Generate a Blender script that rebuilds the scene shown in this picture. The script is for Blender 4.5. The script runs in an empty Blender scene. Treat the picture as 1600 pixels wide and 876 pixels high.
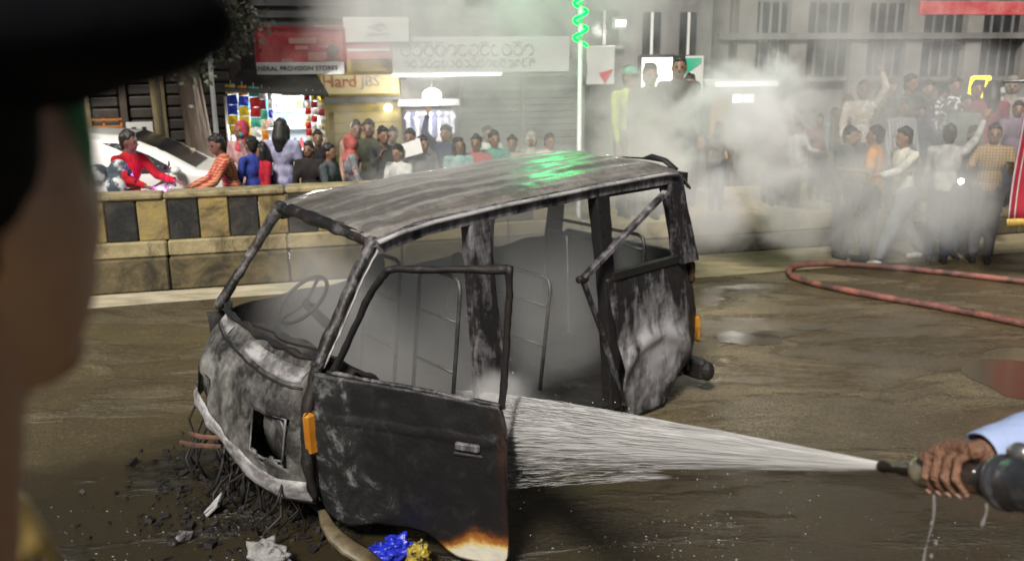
import bpy, bmesh, math, random
from math import sin, cos, pi, radians, sqrt, atan2
from mathutils import Vector, Matrix, Euler, noise as mnoise
random.seed(7)
S = bpy.context.scene
COL = S.collection
# ------------------------------------------------------------------ camera
FPX, PIT, ROL, CH = 1400.0, .248, -.008, 2.497
_fw = Vector((0, cos(PIT), -sin(PIT))); _up = Vector((0, sin(PIT), cos(PIT))); _r = Vector((1, 0, 0))
_r2 = _r*cos(ROL) + _up*sin(ROL); _u2 = -_r*sin(ROL) + _up*cos(ROL)
cam = bpy.data.cameras.new('camera'); camo = bpy.data.objects.new('camera', cam); COL.objects.link(camo)
camo.matrix_world = Matrix(((_r2.x, _u2.x, -_fw.x, 0), (_r2.y, _u2.y, -_fw.y, 0), (_r2.z, _u2.z, -_fw.z, CH), (0, 0, 0, 1)))
cam.sensor_width = 36; cam.lens = 36*FPX/1600; cam.clip_start = .05; cam.clip_end = 600
cam.dof.use_dof = True; cam.dof.focus_distance = 3.6; cam.dof.aperture_fstop = 3.6
S.camera = camo
# ------------------------------------------------------------------ world, sun, exposure
SUN_EL, SUN_AZ = radians(47), radians(198)     # street light from above and behind the photographer's left shoulder
W = bpy.data.worlds.new('World'); S.world = W; W.use_nodes = True
wn = W.node_tree.nodes; wl = W.node_tree.links
sky = wn.new('ShaderNodeTexSky'); sky.sky_type = 'NISHITA'; sky.sun_disc = False
sky.sun_elevation = SUN_EL; sky.sun_rotation = SUN_AZ; sky.dust_density = 4; sky.air_density = .6
bg = wn['Background']; bg.inputs[1].default_value = .024
wl.new(sky.outputs[0], bg.inputs[0])
sun = bpy.data.lights.new('sun', 'SUN'); sun.energy = 2.75; sun.angle = radians(13); sun.color = (1, .94, .85)
suno = bpy.data.objects.new('sun', sun); COL.objects.link(suno)
_sd = Vector((sin(SUN_AZ)*cos(SUN_EL), cos(SUN_AZ)*cos(SUN_EL), sin(SUN_EL)))
suno.rotation_euler = _sd.to_track_quat('Z', 'Y').to_euler()
S.view_settings.view_transform = 'Standard'; S.view_settings.look = 'None'
S.view_settings.gamma = 1; S.view_settings.use_curve_mapping = False
S.view_settings.exposure = .75
S.render.engine = 'CYCLES'
cy = S.cycles
cy.use_denoising = True
cy.max_bounces = 8; cy.diffuse_bounces = 2; cy.glossy_bounces = 3; cy.transmission_bounces = 4
cy.transparent_max_bounces = 64; cy.volume_bounces = 6
cy.volume_step_rate = 1.5; cy.volume_preview_step_rate = 1.5; cy.volume_max_steps = 160
cy.caustics_reflective = False; cy.caustics_refractive = False
cy.sample_clamp_indirect = 4

def ray(px, py): return _fw + _r2*((px-800)/FPX) - _u2*((py-438)/FPX)
def at(px, py, Y):
    d = ray(px, py); return Vector((0, 0, CH)) + d*(Y/d.y)
def gnd(px, py, z=0.0):
    d = ray(px, py); return Vector((0, 0, CH)) + d*((z-CH)/d.z)

# ------------------------------------------------------------------ mesh builder
class MB:
    def __init__(s): s.v = []; s.f = []; s.m = []; s.cm = 0
    def add(s, vs, fs):
        n = len(s.v); s.v += [tuple(x) for x in vs]; s.f += [tuple(i+n for i in f) for f in fs]; s.m += [s.cm]*len(fs); return s
    def box(s, c, d, R=None, bev=0.0, taper=1.0):
        c = Vector(c); x, y, z = d[0]/2, d[1]/2, d[2]/2
        if bev <= 0:
            P = [(-x,-y,-z),(x,-y,-z),(x,y,-z),(-x,y,-z),(-x*taper,-y*taper,z),(x*taper,-y*taper,z),(x*taper,y*taper,z),(-x*taper,y*taper,z)]
            F = [(3,2,1,0),(4,5,6,7),(0,1,5,4),(1,2,6,5),(2,3,7,6),(3,0,4,7)]
        else:
            b = min(bev, x*.9, y*.9, z*.9); P = []; F = []
            def ring(zz, i): 
                a, e = x-i, y-i
                return [(-a+b,-e,zz),(a-b,-e,zz),(a,-e+b,zz),(a,e-b,zz),(a-b,e,zz),(-a+b,e,zz),(-a,e-b,zz),(-a,-e+b,zz)]
            P = ring(-z, b*.8)+ring(-z+b, 0)+ring(z-b, 0)+ring(z, b*.8)
            F = [tuple(reversed(range(8))), tuple(range(24, 32))]
            for k in range(3):
                for i in range(8): F.append((k*8+i, k*8+(i+1)%8, (k+1)*8+(i+1)%8, (k+1)*8+i))
        if R is not None: P = [R @ Vector(p) for p in P]
        return s.add([c+Vector(p) for p in P], F)
    def beam(s, p0, p1, w, h, up=(0,0,1), bev=0.0):
        p0, p1 = Vector(p0), Vector(p1); a = (p1-p0); L = a.length; a.normalize()
        u = Vector(up); sd = a.cross(u)
        if sd.length < 1e-4: sd = a.cross(Vector((0,1,0)))
        sd.normalize(); u = sd.cross(a)
        R = Matrix((a, -sd, u)).transposed()
        return s.box((p0+p1)/2, (L, w, h), R, bev)
    def tube(s, pts, rad, seg=8, caps=True, flat=1.0, up=None):
        pts = [Vector(p) for p in pts]; n = len(pts)
        if not hasattr(rad, '__len__'): rad = [rad]*n
        T = []
        for i in range(n):
            t = pts[min(i+1, n-1)]-pts[max(i-1, 0)]; T.append(t.normalized() if t.length > 1e-9 else Vector((0,0,1)))
        nn = Vector(up) if up else (Vector((0,0,1)) if abs(T[0].z) < .9 else Vector((1,0,0)))
        V = []
        for i in range(n):
            nn = (nn - T[i]*nn.dot(T[i]));
            if nn.length < 1e-6: nn = T[i].orthogonal()
            nn.normalize(); b = T[i].cross(nn)
            for k in range(seg):
                a = 2*pi*k/seg; V.append(pts[i]+(nn*cos(a)*flat+b*sin(a))*rad[i])
        F = []
        for i in range(n-1):
            for k in range(seg):
                F.append((i*seg+k, i*seg+(k+1)%seg, (i+1)*seg+(k+1)%seg, (i+1)*seg+k))
        if caps: F += [tuple(reversed(range(seg))), tuple((n-1)*seg+k for k in range(seg))]
        return s.add(V, F)
    def cap(s, p0, r0, p1, r1, seg=10):
        """closed tapered capsule"""
        p0, p1 = Vector(p0), Vector(p1); a = p1-p0
        a = a.normalized() if a.length > 1e-6 else Vector((0,0,1))
        P = []; Rr = []
        for t in (-80, -50, -20): P.append(p0+a*r0*sin(radians(t))); Rr.append(r0*cos(radians(t)))
        P.append(p0); Rr.append(r0); P.append(p1); Rr.append(r1)
        for t in (20, 50, 80): P.append(p1+a*r1*sin(radians(t))); Rr.append(r1*cos(radians(t)))
        V = []; o = a.orthogonal().normalized(); b = a.cross(o); F = []
        for p, r in zip(P, Rr):
            for k in range(seg): V.append(p+(o*cos(2*pi*k/seg)+b*sin(2*pi*k/seg))*r)
        n = len(P)
        for i in range(n-1):
            for k in range(seg): F.append((i*seg+k, i*seg+(k+1)%seg, (i+1)*seg+(k+1)%seg, (i+1)*seg+k))
        F += [tuple(reversed(range(seg))), tuple((n-1)*seg+k for k in range(seg))]
        return s.add(V, F)
    def chain(s, pts, rs, seg=10):
        for i in range(len(pts)-1): s.cap(pts[i], rs[i], pts[i+1], rs[i+1], seg)
        return s
    def ell(s, c, r, R=None, nu=12, nv=8):
        c = Vector(c); V = []; F = []
        for j in range(1, nv):
            th = pi*j/nv
            for i in range(nu):
                ph = 2*pi*i/nu; p = Vector((r[0]*sin(th)*cos(ph), r[1]*sin(th)*sin(ph), r[2]*cos(th)))
                V.append(c+(R @ p if R is not None else p))
        t = Vector((0,0,r[2])); t = R @ t if R is not None else t
        V += [c+t, c-t]; m = (nv-1)*nu
        for j in range(nv-2):
            for i in range(nu): F.append((j*nu+i, (j+1)*nu+i, (j+1)*nu+(i+1)%nu, j*nu+(i+1)%nu))
        for i in range(nu):
            F.append((m, i, (i+1)%nu)); F.append((m+1, (nv-2)*nu+(i+1)%nu, (nv-2)*nu+i))
        return s.add(V, F)
    def lathe(s, prof, c=(0,0,0), R=None, seg=20):
        """prof: (radius, height) list about local z"""
        c = Vector(c); V = []; F = []
        for r, z in prof:
            for k in range(seg):
                p = Vector((r*cos(2*pi*k/seg), r*sin(2*pi*k/seg), z)); V.append(c+(R @ p if R is not None else p))
        n = len(prof)
        for i in range(n-1):
            for k in range(seg): F.append((i*seg+k, i*seg+(k+1)%seg, (i+1)*seg+(k+1)%seg, (i+1)*seg+k))
        F += [tuple(reversed(range(seg))), tuple((n-1)*seg+k for k in range(seg))]
        return s.add(V, F)
    def grid(s, fn, nu, nv):
        V = [fn(i/nu, j/nv) for j in range(nv+1) for i in range(nu+1)]
        F = [(j*(nu+1)+i, j*(nu+1)+i+1, (j+1)*(nu+1)+i+1, (j+1)*(nu+1)+i) for j in range(nv) for i in range(nu)]
        return s.add(V, F)
    def prism(s, poly, fn, d):
        """extrude a 2-D outline: fn(a,b,t) -> 3-D point, t from 0 to d"""
        n = len(poly)
        V = [fn(a, b, 0) for a, b in poly]+[fn(a, b, d) for a, b in poly]
        F = [tuple(range(n)), tuple(reversed(range(n, 2*n)))]+[(i, i+n, (i+1) % n+n, (i+1) % n) for i in range(n)]
        return s.add(V, F)
    def build(s, name, m, parent=None, smooth=False, solid=0.0, bevel=0.0):
        me = bpy.data.meshes.new(name); me.from_pydata(s.v, [], s.f); me.update()
        if len(s.f) < 60000:
            q = bmesh.new(); q.from_mesh(me); bmesh.ops.recalc_face_normals(q, faces=q.faces); q.to_mesh(me); q.free()
        ms = m if isinstance(m, (list, tuple)) else [m]
        for q in ms: me.materials.append(q)
        if len(ms) > 1: me.polygons.foreach_set('material_index', s.m)
        if smooth: me.polygons.foreach_set('use_smooth', [True]*len(me.polygons))
        o = bpy.data.objects.new(name, me); COL.objects.link(o)
        if parent: o.parent = parent
        if solid:
            d = o.modifiers.new('solid', 'SOLIDIFY'); d.thickness = solid; d.offset = 0
        return o
BAKE = []
def remesh(o, vox, it=2):
    r = o.modifiers.new('r', 'REMESH'); r.mode = 'VOXEL'; r.voxel_size = vox; r.use_smooth_shade = True
    if it:
        q = o.modifiers.new('s', 'SMOOTH'); q.iterations = it; q.factor = .5
    BAKE.append(o); return o
def bake_all():
    dg = bpy.context.evaluated_depsgraph_get(); new = []
    for o in BAKE: new.append(bpy.data.meshes.new_from_object(o.evaluated_get(dg)))
    for o, m in zip(BAKE, new):
        mats = [x for x in o.data.materials]; n = o.data.name
        o.modifiers.clear(); o.data = m; m.name = n
        if not m.materials:
            for x in mats: m.materials.append(x)
    BAKE.clear()
def empty(name, loc=(0,0,0), rz=0.0, label=None, cat=None, group=None, parent=None):
    o = bpy.data.objects.new(name, None); COL.objects.link(o); o.location = loc; o.rotation_euler = (0, 0, rz); o.empty_display_size = .1
    if parent: o.parent = parent
    return tag(o, label, cat, group)
def tag(o, label=None, cat=None, group=None, kind=None):
    if label: o['label'] = label
    if cat: o['category'] = cat
    if group: o['group'] = group
    if kind: o['kind'] = kind
    return o
def struct(o): return tag(o, kind='structure')

# ------------------------------------------------------------------ materials
def nodes(name):
    m = bpy.data.materials.new(name); m.use_nodes = True
    nt = m.node_tree; return m, nt.nodes, nt.links, nt.nodes['Principled BSDF']
def noise(n, l, vec, scale, detail=4, rough=.6, dist=0.0):
    t = n.new('ShaderNodeTexNoise'); t.inputs['Scale'].default_value = scale; t.inputs['Detail'].default_value = detail
    t.inputs['Roughness'].default_value = rough; t.inputs['Distortion'].default_value = dist
    if vec is not None: l.new(vec, t.inputs['Vector'])
    return t.outputs['Fac']
def ramp(n, l, fac, stops, interp='LINEAR'):
    r = n.new('ShaderNodeValToRGB'); e = r.color_ramp.elements; r.color_ramp.interpolation = interp
    while len(e) < len(stops): e.new(.5)
    for k, (p, c) in enumerate(stops):
        e[k].position = p; e[k].color = (c, c, c, 1) if not hasattr(c, '__len__') else (*c[:3], 1)
    l.new(fac, r.inputs[0]); return r.outputs[0]
def mix(n, l, fac, a, b):
    x = n.new('ShaderNodeMix'); x.data_type = 'RGBA'
    if hasattr(fac, 'links'): l.new(fac, x.inputs[0])
    else: x.inputs[0].default_value = fac
    for s, v in ((6, a), (7, b)):
        if hasattr(v, 'links'): l.new(v, x.inputs[s])
        else: x.inputs[s].default_value = (*v[:3], 1)
    return x.outputs[2]
def mth(n, l, op, a, b=None):
    x = n.new('ShaderNodeMath'); x.operation = op
    for k, v in ((0, a), (1, b)):
        if v is None: continue
        if hasattr(v, 'links'): l.new(v, x.inputs[k])
        else: x.inputs[k].default_value = v
    return x.outputs[0]
def coords(n, l, kind='Object', scale=(1,1,1), loc=(0,0,0), rot=(0,0,0)):
    t = n.new('ShaderNodeTexCoord'); mp = n.new('ShaderNodeMapping'); l.new(t.outputs[kind], mp.inputs[0])
    mp.inputs['Scale'].default_value = scale; mp.inputs['Location'].default_value = loc; mp.inputs['Rotation'].default_value = rot
    return mp.outputs[0]
def bump(n, l, h, strength, dist=.02):
    b = n.new('ShaderNodeBump'); b.inputs['Strength'].default_value = strength; b.inputs['Distance'].default_value = dist
    l.new(h, b.inputs['Height']); return b.outputs[0]
MC = {}
def pm(name, c1, c2=None, scale=6, rough=.65, metal=0.0, bmp=.15, bscale=30, stretch=(1,1,1), coat=0, spec=.5, lo=.35, hi=.65):
    if name in MC: return MC[name]
    m, n, l, p = nodes(name); MC[name] = m
    v = coords(n, l, 'Object', stretch)
    c2 = c2 or tuple(x*.7 for x in c1)
    f = ramp(n, l, noise(n, l, v, scale), [(lo, 0.0), (hi, 1.0)])
    l.new(mix(n, l, f, c1, c2), p.inputs['Base Color'])
    p.inputs['Roughness'].default_value = rough; p.inputs['Metallic'].default_value = metal
    p.inputs['Specular IOR Level'].default_value = spec; p.inputs['Coat Weight'].default_value = coat
    if bmp: l.new(bump(n, l, noise(n, l, v, bscale, 3), bmp), p.inputs['Normal'])
    return m
def cloth(c):
    k = 'cloth_%02x%02x%02x' % tuple(int(x*255) for x in c)
    return pm(k, c, tuple(x*.5 for x in c), 8, .9, 0, .9, 13, (1,1,.7), spec=.2)
def glow(name, c, s):
    if name in MC: return MC[name]
    m, n, l, p = nodes(name); MC[name] = m
    p.inputs['Base Color'].default_value = (*c, 1); p.inputs['Emission Color'].default_value = (*c, 1); p.inputs['Emission Strength'].default_value = s
    return m
def char(name, ash=.5, scale=4, stretch=(1,1,1), ashc=(.30,.29,.29), rough=(.35,.75), base=(.012,.011,.011), rust=.25, rot=(0,0,0), lo=.05, patch=None):
    """burnt sheet metal: soot black with flaked ash and a little rust"""
    m, n, l, p = nodes(name)
    v = coords(n, l, 'Object', stretch, rot=rot); v0 = coords(n, l, 'Object')
    a = noise(n, l, v, scale, 7, .65, .4); b = noise(n, l, v0, scale*6, 5, .7); big = noise(n, l, v0, 1.7, 3)
    s = mth(n, l, 'ADD', mth(n, l, 'MULTIPLY', a, .62), mth(n, l, 'ADD', mth(n, l, 'MULTIPLY', b, .2), mth(n, l, 'MULTIPLY', big, .3)))
    t = .75-ash*.36
    if patch:
        dd = n.new('ShaderNodeVectorMath'); dd.operation = 'DISTANCE'; l.new(v0, dd.inputs[0]); dd.inputs[1].default_value = patch[:3]
        s = mth(n, l, 'ADD', s, ramp(n, l, mth(n, l, 'MULTIPLY', dd.outputs['Value'], 1/patch[3]), [(.3, .12), (1.0, -.12 % 1)]) if False else mth(n, l, 'MULTIPLY', mth(n, l, 'SUBTRACT', .62, mth(n, l, 'MULTIPLY', dd.outputs['Value'], 1/patch[3])), .26))
    f = ramp(n, l, s, [(t-lo, 0.0), (t+.03, .35), (t+.14, 1.0)])
    ru = ramp(n, l, noise(n, l, v0, 3.1, 6, .7), [(.5, 0.0), (.75, rust)])
    c = mix(n, l, ru, base, (.075, .036, .016))
    c = mix(n, l, f, c, ashc)
    l.new(c, p.inputs['Base Color'])
    r = n.new('ShaderNodeMapRange'); l.new(b, r.inputs[0]); r.inputs[1].default_value = .3; r.inputs[2].default_value = .7
    r.inputs[3].default_value = rough[0]; r.inputs[4].default_value = rough[1]; l.new(r.outputs[0], p.inputs['Roughness'])
    l.new(bump(n, l, s, .5, .02), p.inputs['Normal'])
    return m
# ================================================================== SETTING
RD = radians(14.3)                                    # direction of the street
E1 = Vector((cos(RD), sin(RD), 0)); E2 = Vector((-sin(RD), cos(RD), 0))
W0 = Vector((-4.56, 9.33, 0))                         # foot of the divider
def WP(s, t, z=0): return W0 + E1*s + E2*t + Vector((0, 0, z))
def wst(p): d = p-W0; return d.dot(E1), d.dot(E2)

def road_material():
    m, n, l, p = nodes('wet_road')
    v = coords(n, l, 'Object')
    vs = coords(n, l, 'Object', (1, 2.6, 1), rot=(0, 0, -RD))
    fine = noise(n, l, v, 55, 5, .75); mid = noise(n, l, vs, 1.3, 8, .74, .6); big = noise(n, l, v, .42, 4, .6)
    # wet sheet that the fire hose has left round the near half of the road
    sx = n.new('ShaderNodeSeparateXYZ'); l.new(v, sx.inputs[0])
    d1 = mth(n, l, 'SUBTRACT', 5.2, sx.outputs[1])
    d1 = mth(n, l, 'ADD', d1, mth(n, l, 'MULTIPLY', mth(n, l, 'SUBTRACT', noise(n, l, v, 1.1, 4), .5), 1.6))
    wet = ramp(n, l, mth(n, l, 'ADD', mth(n, l, 'MULTIPLY', d1, .8), .5), [(.4, 0.0), (.62, 1.0)])
    c = mix(n, l, ramp(n, l, mid, [(.36, 0.0), (.62, 1.0)]), (.165, .128, .075), (.40, .325, .195))
    c = mix(n, l, ramp(n, l, big, [(.4, 0.0), (.62, .75)]), c, (.085, .07, .042))
    c = mix(n, l, ramp(n, l, fine, [(.38, .85), (.58, 0.0)]), c, (.04, .033, .02))
    vo = n.new('ShaderNodeTexVoronoi'); vo.inputs['Scale'].default_value = 38; l.new(v, vo.inputs['Vector'])
    c = mix(n, l, ramp(n, l, noise(n, l, v, 24, 4, .85), [(.56, 0.0), (.68, .75)]), c, (.40, .33, .2))
    c = mix(n, l, ramp(n, l, noise(n, l, v, 19, 4, .85), [(.33, .85), (.44, 0.0)]), c, (.02, .017, .011))
    c = mix(n, l, mth(n, l, 'MULTIPLY', wet, .86), c, (.019, .016, .010))
    # soot burnt into the asphalt round the nose of the van
    dv_ = n.new('ShaderNodeVectorMath'); dv_.operation = 'DISTANCE'; l.new(v, dv_.inputs[0]); dv_.inputs[1].default_value = (-1.65, 4.4, 0)
    so = mth(n, l, 'ADD', dv_.outputs['Value'], mth(n, l, 'MULTIPLY', mth(n, l, 'SUBTRACT', noise(n, l, v, 2.2, 5), .5), 1.1))
    soot = ramp(n, l, mth(n, l, 'MULTIPLY', so, .5), [(.56, 1.0), (.86, 0.0)])
    c = mix(n, l, mth(n, l, 'MULTIPLY', soot, .93), c, (.007, .0065, .006))
    w2 = ramp(n, l, mth(n, l, 'ADD', mth(n, l, 'MULTIPLY', noise(n, l, vs, .55, 6, .62, .4), .8), mth(n, l, 'MULTIPLY', mid, .2)), [(.44, 0.0), (.50, 1.0)])
    c = mix(n, l, mth(n, l, 'MULTIPLY', w2, .55), c, (.05, .04, .02))
    l.new(c, p.inputs['Base Color'])
    pud = ramp(n, l, mid, [(.36, .3), (.46, .45), (.62, .62)])
    pud = mix(n, l, w2, pud, (.11, .11, .11))
    rg = mix(n, l, wet, pud, ramp(n, l, mid, [(.38, .06), (.6, .22)])); l.new(rg, p.inputs['Roughness'])
    h = mth(n, l, 'ADD', mth(n, l, 'MULTIPLY', fine, .8), mth(n, l, 'MULTIPLY', noise(n, l, v, 14, 4, .7), 1.1))
    hs_ = mth(n, l, 'MULTIPLY', h, mth(n, l, 'SUBTRACT', 1.0, mth(n, l, 'MULTIPLY', w2, .8)))
    l.new(bump(n, l, hs_, .7, .035), p.inputs['Normal'])
    return m
M_road = road_material()
g = MB()
def gf(u, v):
    x, y = -60+120*u, -30+110*v
    return (x, y, 0)
g.grid(gf, 24, 24); struct(g.build('road', M_road))
# raised footpath on which the photographer and the hose man stand (below the picture)
pf = MB(); pf.box((0, -.2, .425), (9, 3.0, .85), bev=.02)
struct(pf.build('footpath', pm('kerb_concrete', (.22,.21,.18), (.13,.12,.1), 3)))
# pale dust and worn paint line along the foot of the divider
edge_m = pm('dusty_line', (.62,.56,.42), (.2,.165,.1), 2.2, .8, 0, .4, 40, (1,3,1), lo=.3, hi=.75)
e = MB(); e.add([WP(-3,-.62,.004), WP(5.5,-.42,.004), WP(5.5,-.02,.004), WP(-3,-.02,.004)], [(0,1,2,3)])
struct(e.build('road_edge_line', edge_m))
e = MB(); e.add([WP(6.2,-1.1,.004), WP(13,-1.0,.004), WP(13,-.02,.004), WP(6.2,-.02,.004)], [(0,1,2,3)])
struct(e.build('road_edge_line', pm('dusty_strip', (.36,.31,.19), (.14,.115,.065), 2.4, .75, 0, .4, 40, (1,3,1), lo=.3, hi=.75)))

# ---- divider: plinth stones, ledge, black and yellow kerb blocks, coping
def block_mat(name, a, b, dirt):
    m, n, l, p = nodes(name); v = coords(n, l, 'Object')
    f = ramp(n, l, noise(n, l, v, 5, 6, .7), [(.38, 0.0), (.66, 1.0)])
    d = ramp(n, l, noise(n, l, v, 2.4, 5, .75, .8), [(.47, 0.0), (.66, .9)])
    c = mix(n, l, d, mix(n, l, f, a, b), dirt)
    l.new(c, p.inputs['Base Color']); p.inputs['Roughness'].default_value = .85
    l.new(bump(n, l, noise(n, l, v, 26, 5), .5), p.inputs['Normal']); return m
M_yel = block_mat('worn_yellow_paint', (.36,.27,.095), (.26,.205,.10), (.08,.06,.03))
M_blk = block_mat('worn_black_paint', (.014,.015,.016), (.03,.03,.03), (.07,.06,.045))
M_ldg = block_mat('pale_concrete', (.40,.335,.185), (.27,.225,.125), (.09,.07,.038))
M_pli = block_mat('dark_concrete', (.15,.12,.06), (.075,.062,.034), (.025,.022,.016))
dv = empty('road_divider', WP(0,0), RD, 'long concrete road divider with black and yellow striped kerb blocks', 'divider')
def wbox(name, s0, s1, t0, t1, z0, z1, m, bev=.012):
    b = MB(); b.box(((s0+s1)/2, (t0+t1)/2, (z0+z1)/2), (s1-s0, t1-t0, z1-z0), bev=bev); return b.build(name, m, dv)
SEND = 5.6
s = -3.0; i = 0
while s < SEND:
    e1_ = min(s+1.28, SEND)
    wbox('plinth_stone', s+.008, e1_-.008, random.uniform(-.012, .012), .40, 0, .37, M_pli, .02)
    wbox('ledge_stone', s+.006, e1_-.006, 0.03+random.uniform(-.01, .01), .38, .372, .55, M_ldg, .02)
    wbox('coping_slab', s+.006, e1_-.006, .05+random.uniform(-.008, .008), .36, 1.0, 1.075+random.uniform(-.008,.008), M_ldg, .02)
    s += 1.28
s = -2.93; i = 0
while s < SEND-.3:
    wbox('kerb_block', s+.005, s+.312, 0.07+random.uniform(-.008,.008), .34, .552, .998, M_yel if i % 2 else M_blk, .012)
    s += .317; i += 1
# low median further right, on which the crowd stands
lm = empty('low_median', WP(SEND,0), RD, 'low concrete median with a pale top where the crowd stands at the right', 'median')
s = 0
while s < 9.6:
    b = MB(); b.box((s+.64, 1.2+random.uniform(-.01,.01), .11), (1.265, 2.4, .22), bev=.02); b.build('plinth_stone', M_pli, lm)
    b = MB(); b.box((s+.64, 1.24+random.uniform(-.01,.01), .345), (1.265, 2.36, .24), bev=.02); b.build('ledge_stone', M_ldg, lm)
    s += 1.28
MEDZ = .465

# ---- far side of the street: facades
FB = Vector((0, 17.3, 0))
FACR = Matrix.Rotation(RD, 4, 'Z')
def fac(px, py, t=0.0):
    """street-front coordinates (along, height) of a picture point seen on the plane t behind the shop line"""
    d = ray(px, py); o = Vector((0, 0, CH)); k = ((FB+E2*t-o).dot(E2))/d.dot(E2); p = o+d*k
    return (p-FB).dot(E1), p.z
def FP(s, t, z): return FB+E1*s+E2*t+Vector((0,0,z))
def front(name, label, cat, s, t=0.0): return empty(name, FP(s, t, 0), RD, label, cat)
def fpart(name, m, root, s0, s1, z0, z1, t0, t1, bev=0.0):
    base = root['_s']; b = MB(); b.box(((s0+s1)/2-base, (t0+t1)/2, (z0+z1)/2), (abs(s1-s0), abs(t1-t0), abs(z1-z0)), bev=bev)
    return b.build(name, m, root)
def frect(px0, py0, px1, py1, t=0.0):
    s0, z1 = fac(px0, py0, t); s1, z0 = fac(px1, py1, t); return s0, s1, z0, z1
def lettering(text, m, parent, size, loc, rz=0.0, depth=.01, name='lettering'):
    c = bpy.data.curves.new(name, 'FONT'); c.body = text; c.size = size; c.extrude = depth/2; c.align_x = 'CENTER'; c.align_y = 'CENTER'; c.resolution_u = 3
    o = bpy.data.objects.new(name, c); COL.objects.link(o)
    me = bpy.data.meshes.new_from_object(o.evaluated_get(bpy.context.evaluated_depsgraph_get())); bpy.data.objects.remove(o)
    o = bpy.data.objects.new(name, me); COL.objects.link(o); me.materials.append(m); o.parent = parent
    o.location = loc; o.rotation_euler = (pi/2, 0, rz); return o
P_grey = pm('grey_plaster', (.20,.198,.192), (.10,.099,.096), 1.6, .85, 0, .3, 12, (1,1,.3))
P_dkgrey = pm('dark_plaster', (.1,.1,.1), (.06,.06,.06), 2, .85)
P_brown = pm('dark_brown_wall', (.045,.036,.03), (.025,.02,.018), 2, .85)
P_yel = pm('yellow_wall', (.42,.33,.10), (.33,.26,.09), 2, .8)
P_shut = pm('steel_shutter', (.2,.205,.2), (.13,.135,.13), 3, .5, .4)
P_win = pm('dark_window', (.02,.022,.024), (.04,.042,.045), 2, .15)
P_white = pm('white_board', (.72,.73,.7), (.6,.61,.6), 2, .5)
P_red = pm('red_banner_print', (.5,.045,.06), (.62,.2,.19), 2.6, .6)
P_wood = pm('weathered_wood', (.26,.19,.11), (.15,.11,.065), 5, .8, stretch=(1,1,.2))
G_white = glow('white_lamp_light', (1,.98,.92), 9)
G_tube = glow('tube_light', (1,1,.96), 2.5)

def lamp(name, loc, power, color=(1,.95,.86), r=.12, kind='POINT'):
    L = bpy.data.lights.new(name, 'POINT'); L.energy = power; L.color = color; L.shadow_soft_size = r
    o = bpy.data.objects.new(name, L); COL.objects.link(o); o.location = loc; return o

# dark brown building on the far left
def building(name, label, px0, px1, m, top, depth=5.0, t=0.0, cat='building', z0=0.0):
    s0, _ = fac(px0, 60, t); s1, _ = fac(px1, 60, t)
    r = empty(name, FP(s0, t, 0), RD, label, cat); r['_s'] = s0
    fpart('wall', m, r, s0, s1, z0, top, 0, depth); return r, s0, s1
r1, a0, a1 = building('shop_building', 'dark brown shuttered building behind the white car and the tree', 40, 372, P_brown, 5.6)
for k in range(5):
    x0 = a0+.25+k*(a1-a0-.3)/5; x1 = x0+(a1-a0-.3)/5-.16
    fpart('pillar', pm('brown_pillar', (.085,.065,.05), (.05,.04,.03), 3), r1, x0-.13, x0-.02, 0, 3.2, -.12, -.002)
    fr = MB()
    for q in range(12):
        fr.box(((x0+x1)/2-a0, -.03, .15+q*.2), (x1-x0, .05, .17), bev=.02)
    tag(fr.build('shutter', pm('brown_shutter', (.06,.05,.042), (.035,.03,.026), 4, .6), r1))
    fpart('fascia', pm('brown_fascia', (.03,.025,.022), (.02,.017,.015), 4), r1, x0, x1, 2.62, 3.1, -.16, -.002)
# unlit upper storey with horizontal louvres above the red hoarding
r2, b0, b1 = building('upper_storey_building', 'black building with thin horizontal louvres above the red hoarding', 375, 560, P_dkgrey, 6.0, 4.0, .5)
for q in range(16):
    fpart('louvre', pm('dark_louvre', (.03,.031,.033), (.018,.018,.02), 3), r2, b0+.02, b1-.02, 2.75+q*.2, 2.86+q*.2, -.07, -.002)
# yellow shop wall
r3, c0, c1 = building('yellow_shop', 'yellow painted shop wall with a faded name above the seated crowd', 492, 622, P_yel, 3.0, 5.0, .0)
s0, s1, z0, z1 = frect(500, 118, 622, 145)
fpart('fascia_board', pm('cream_fascia', (.62,.55,.3), (.5,.44,.26), 2), r3, s0, s1, z0, z1, -.1, -.003)
lettering('Hard', pm('red_paint_letter', (.42,.10,.07), (.45,.2,.12), 9, lo=.4, hi=.55), r3, .3, (fac(530, 128)[0]-c0, -.108, fac(530, 128)[1]))
lettering('JBS', pm('violet_paint_letter', (.3,.25,.34), (.42,.36,.3), 9, lo=.4, hi=.55), r3, .27, (fac(578, 127)[0]-c0, -.108, fac(578, 127)[1]))
for q in range(7):
    zz = .1+q*.2; fpart('plank', pm('yellow_plank', (.40,.32,.11), (.32,.26,.10), 3), r3, c0+.25, c1-.05, zz, zz+.19, -.045, -.003)
fpart('cornice', P_grey, r3, c0+.05, c1+.0, z0-.16, z0-.06, -.2, -.004)
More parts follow.
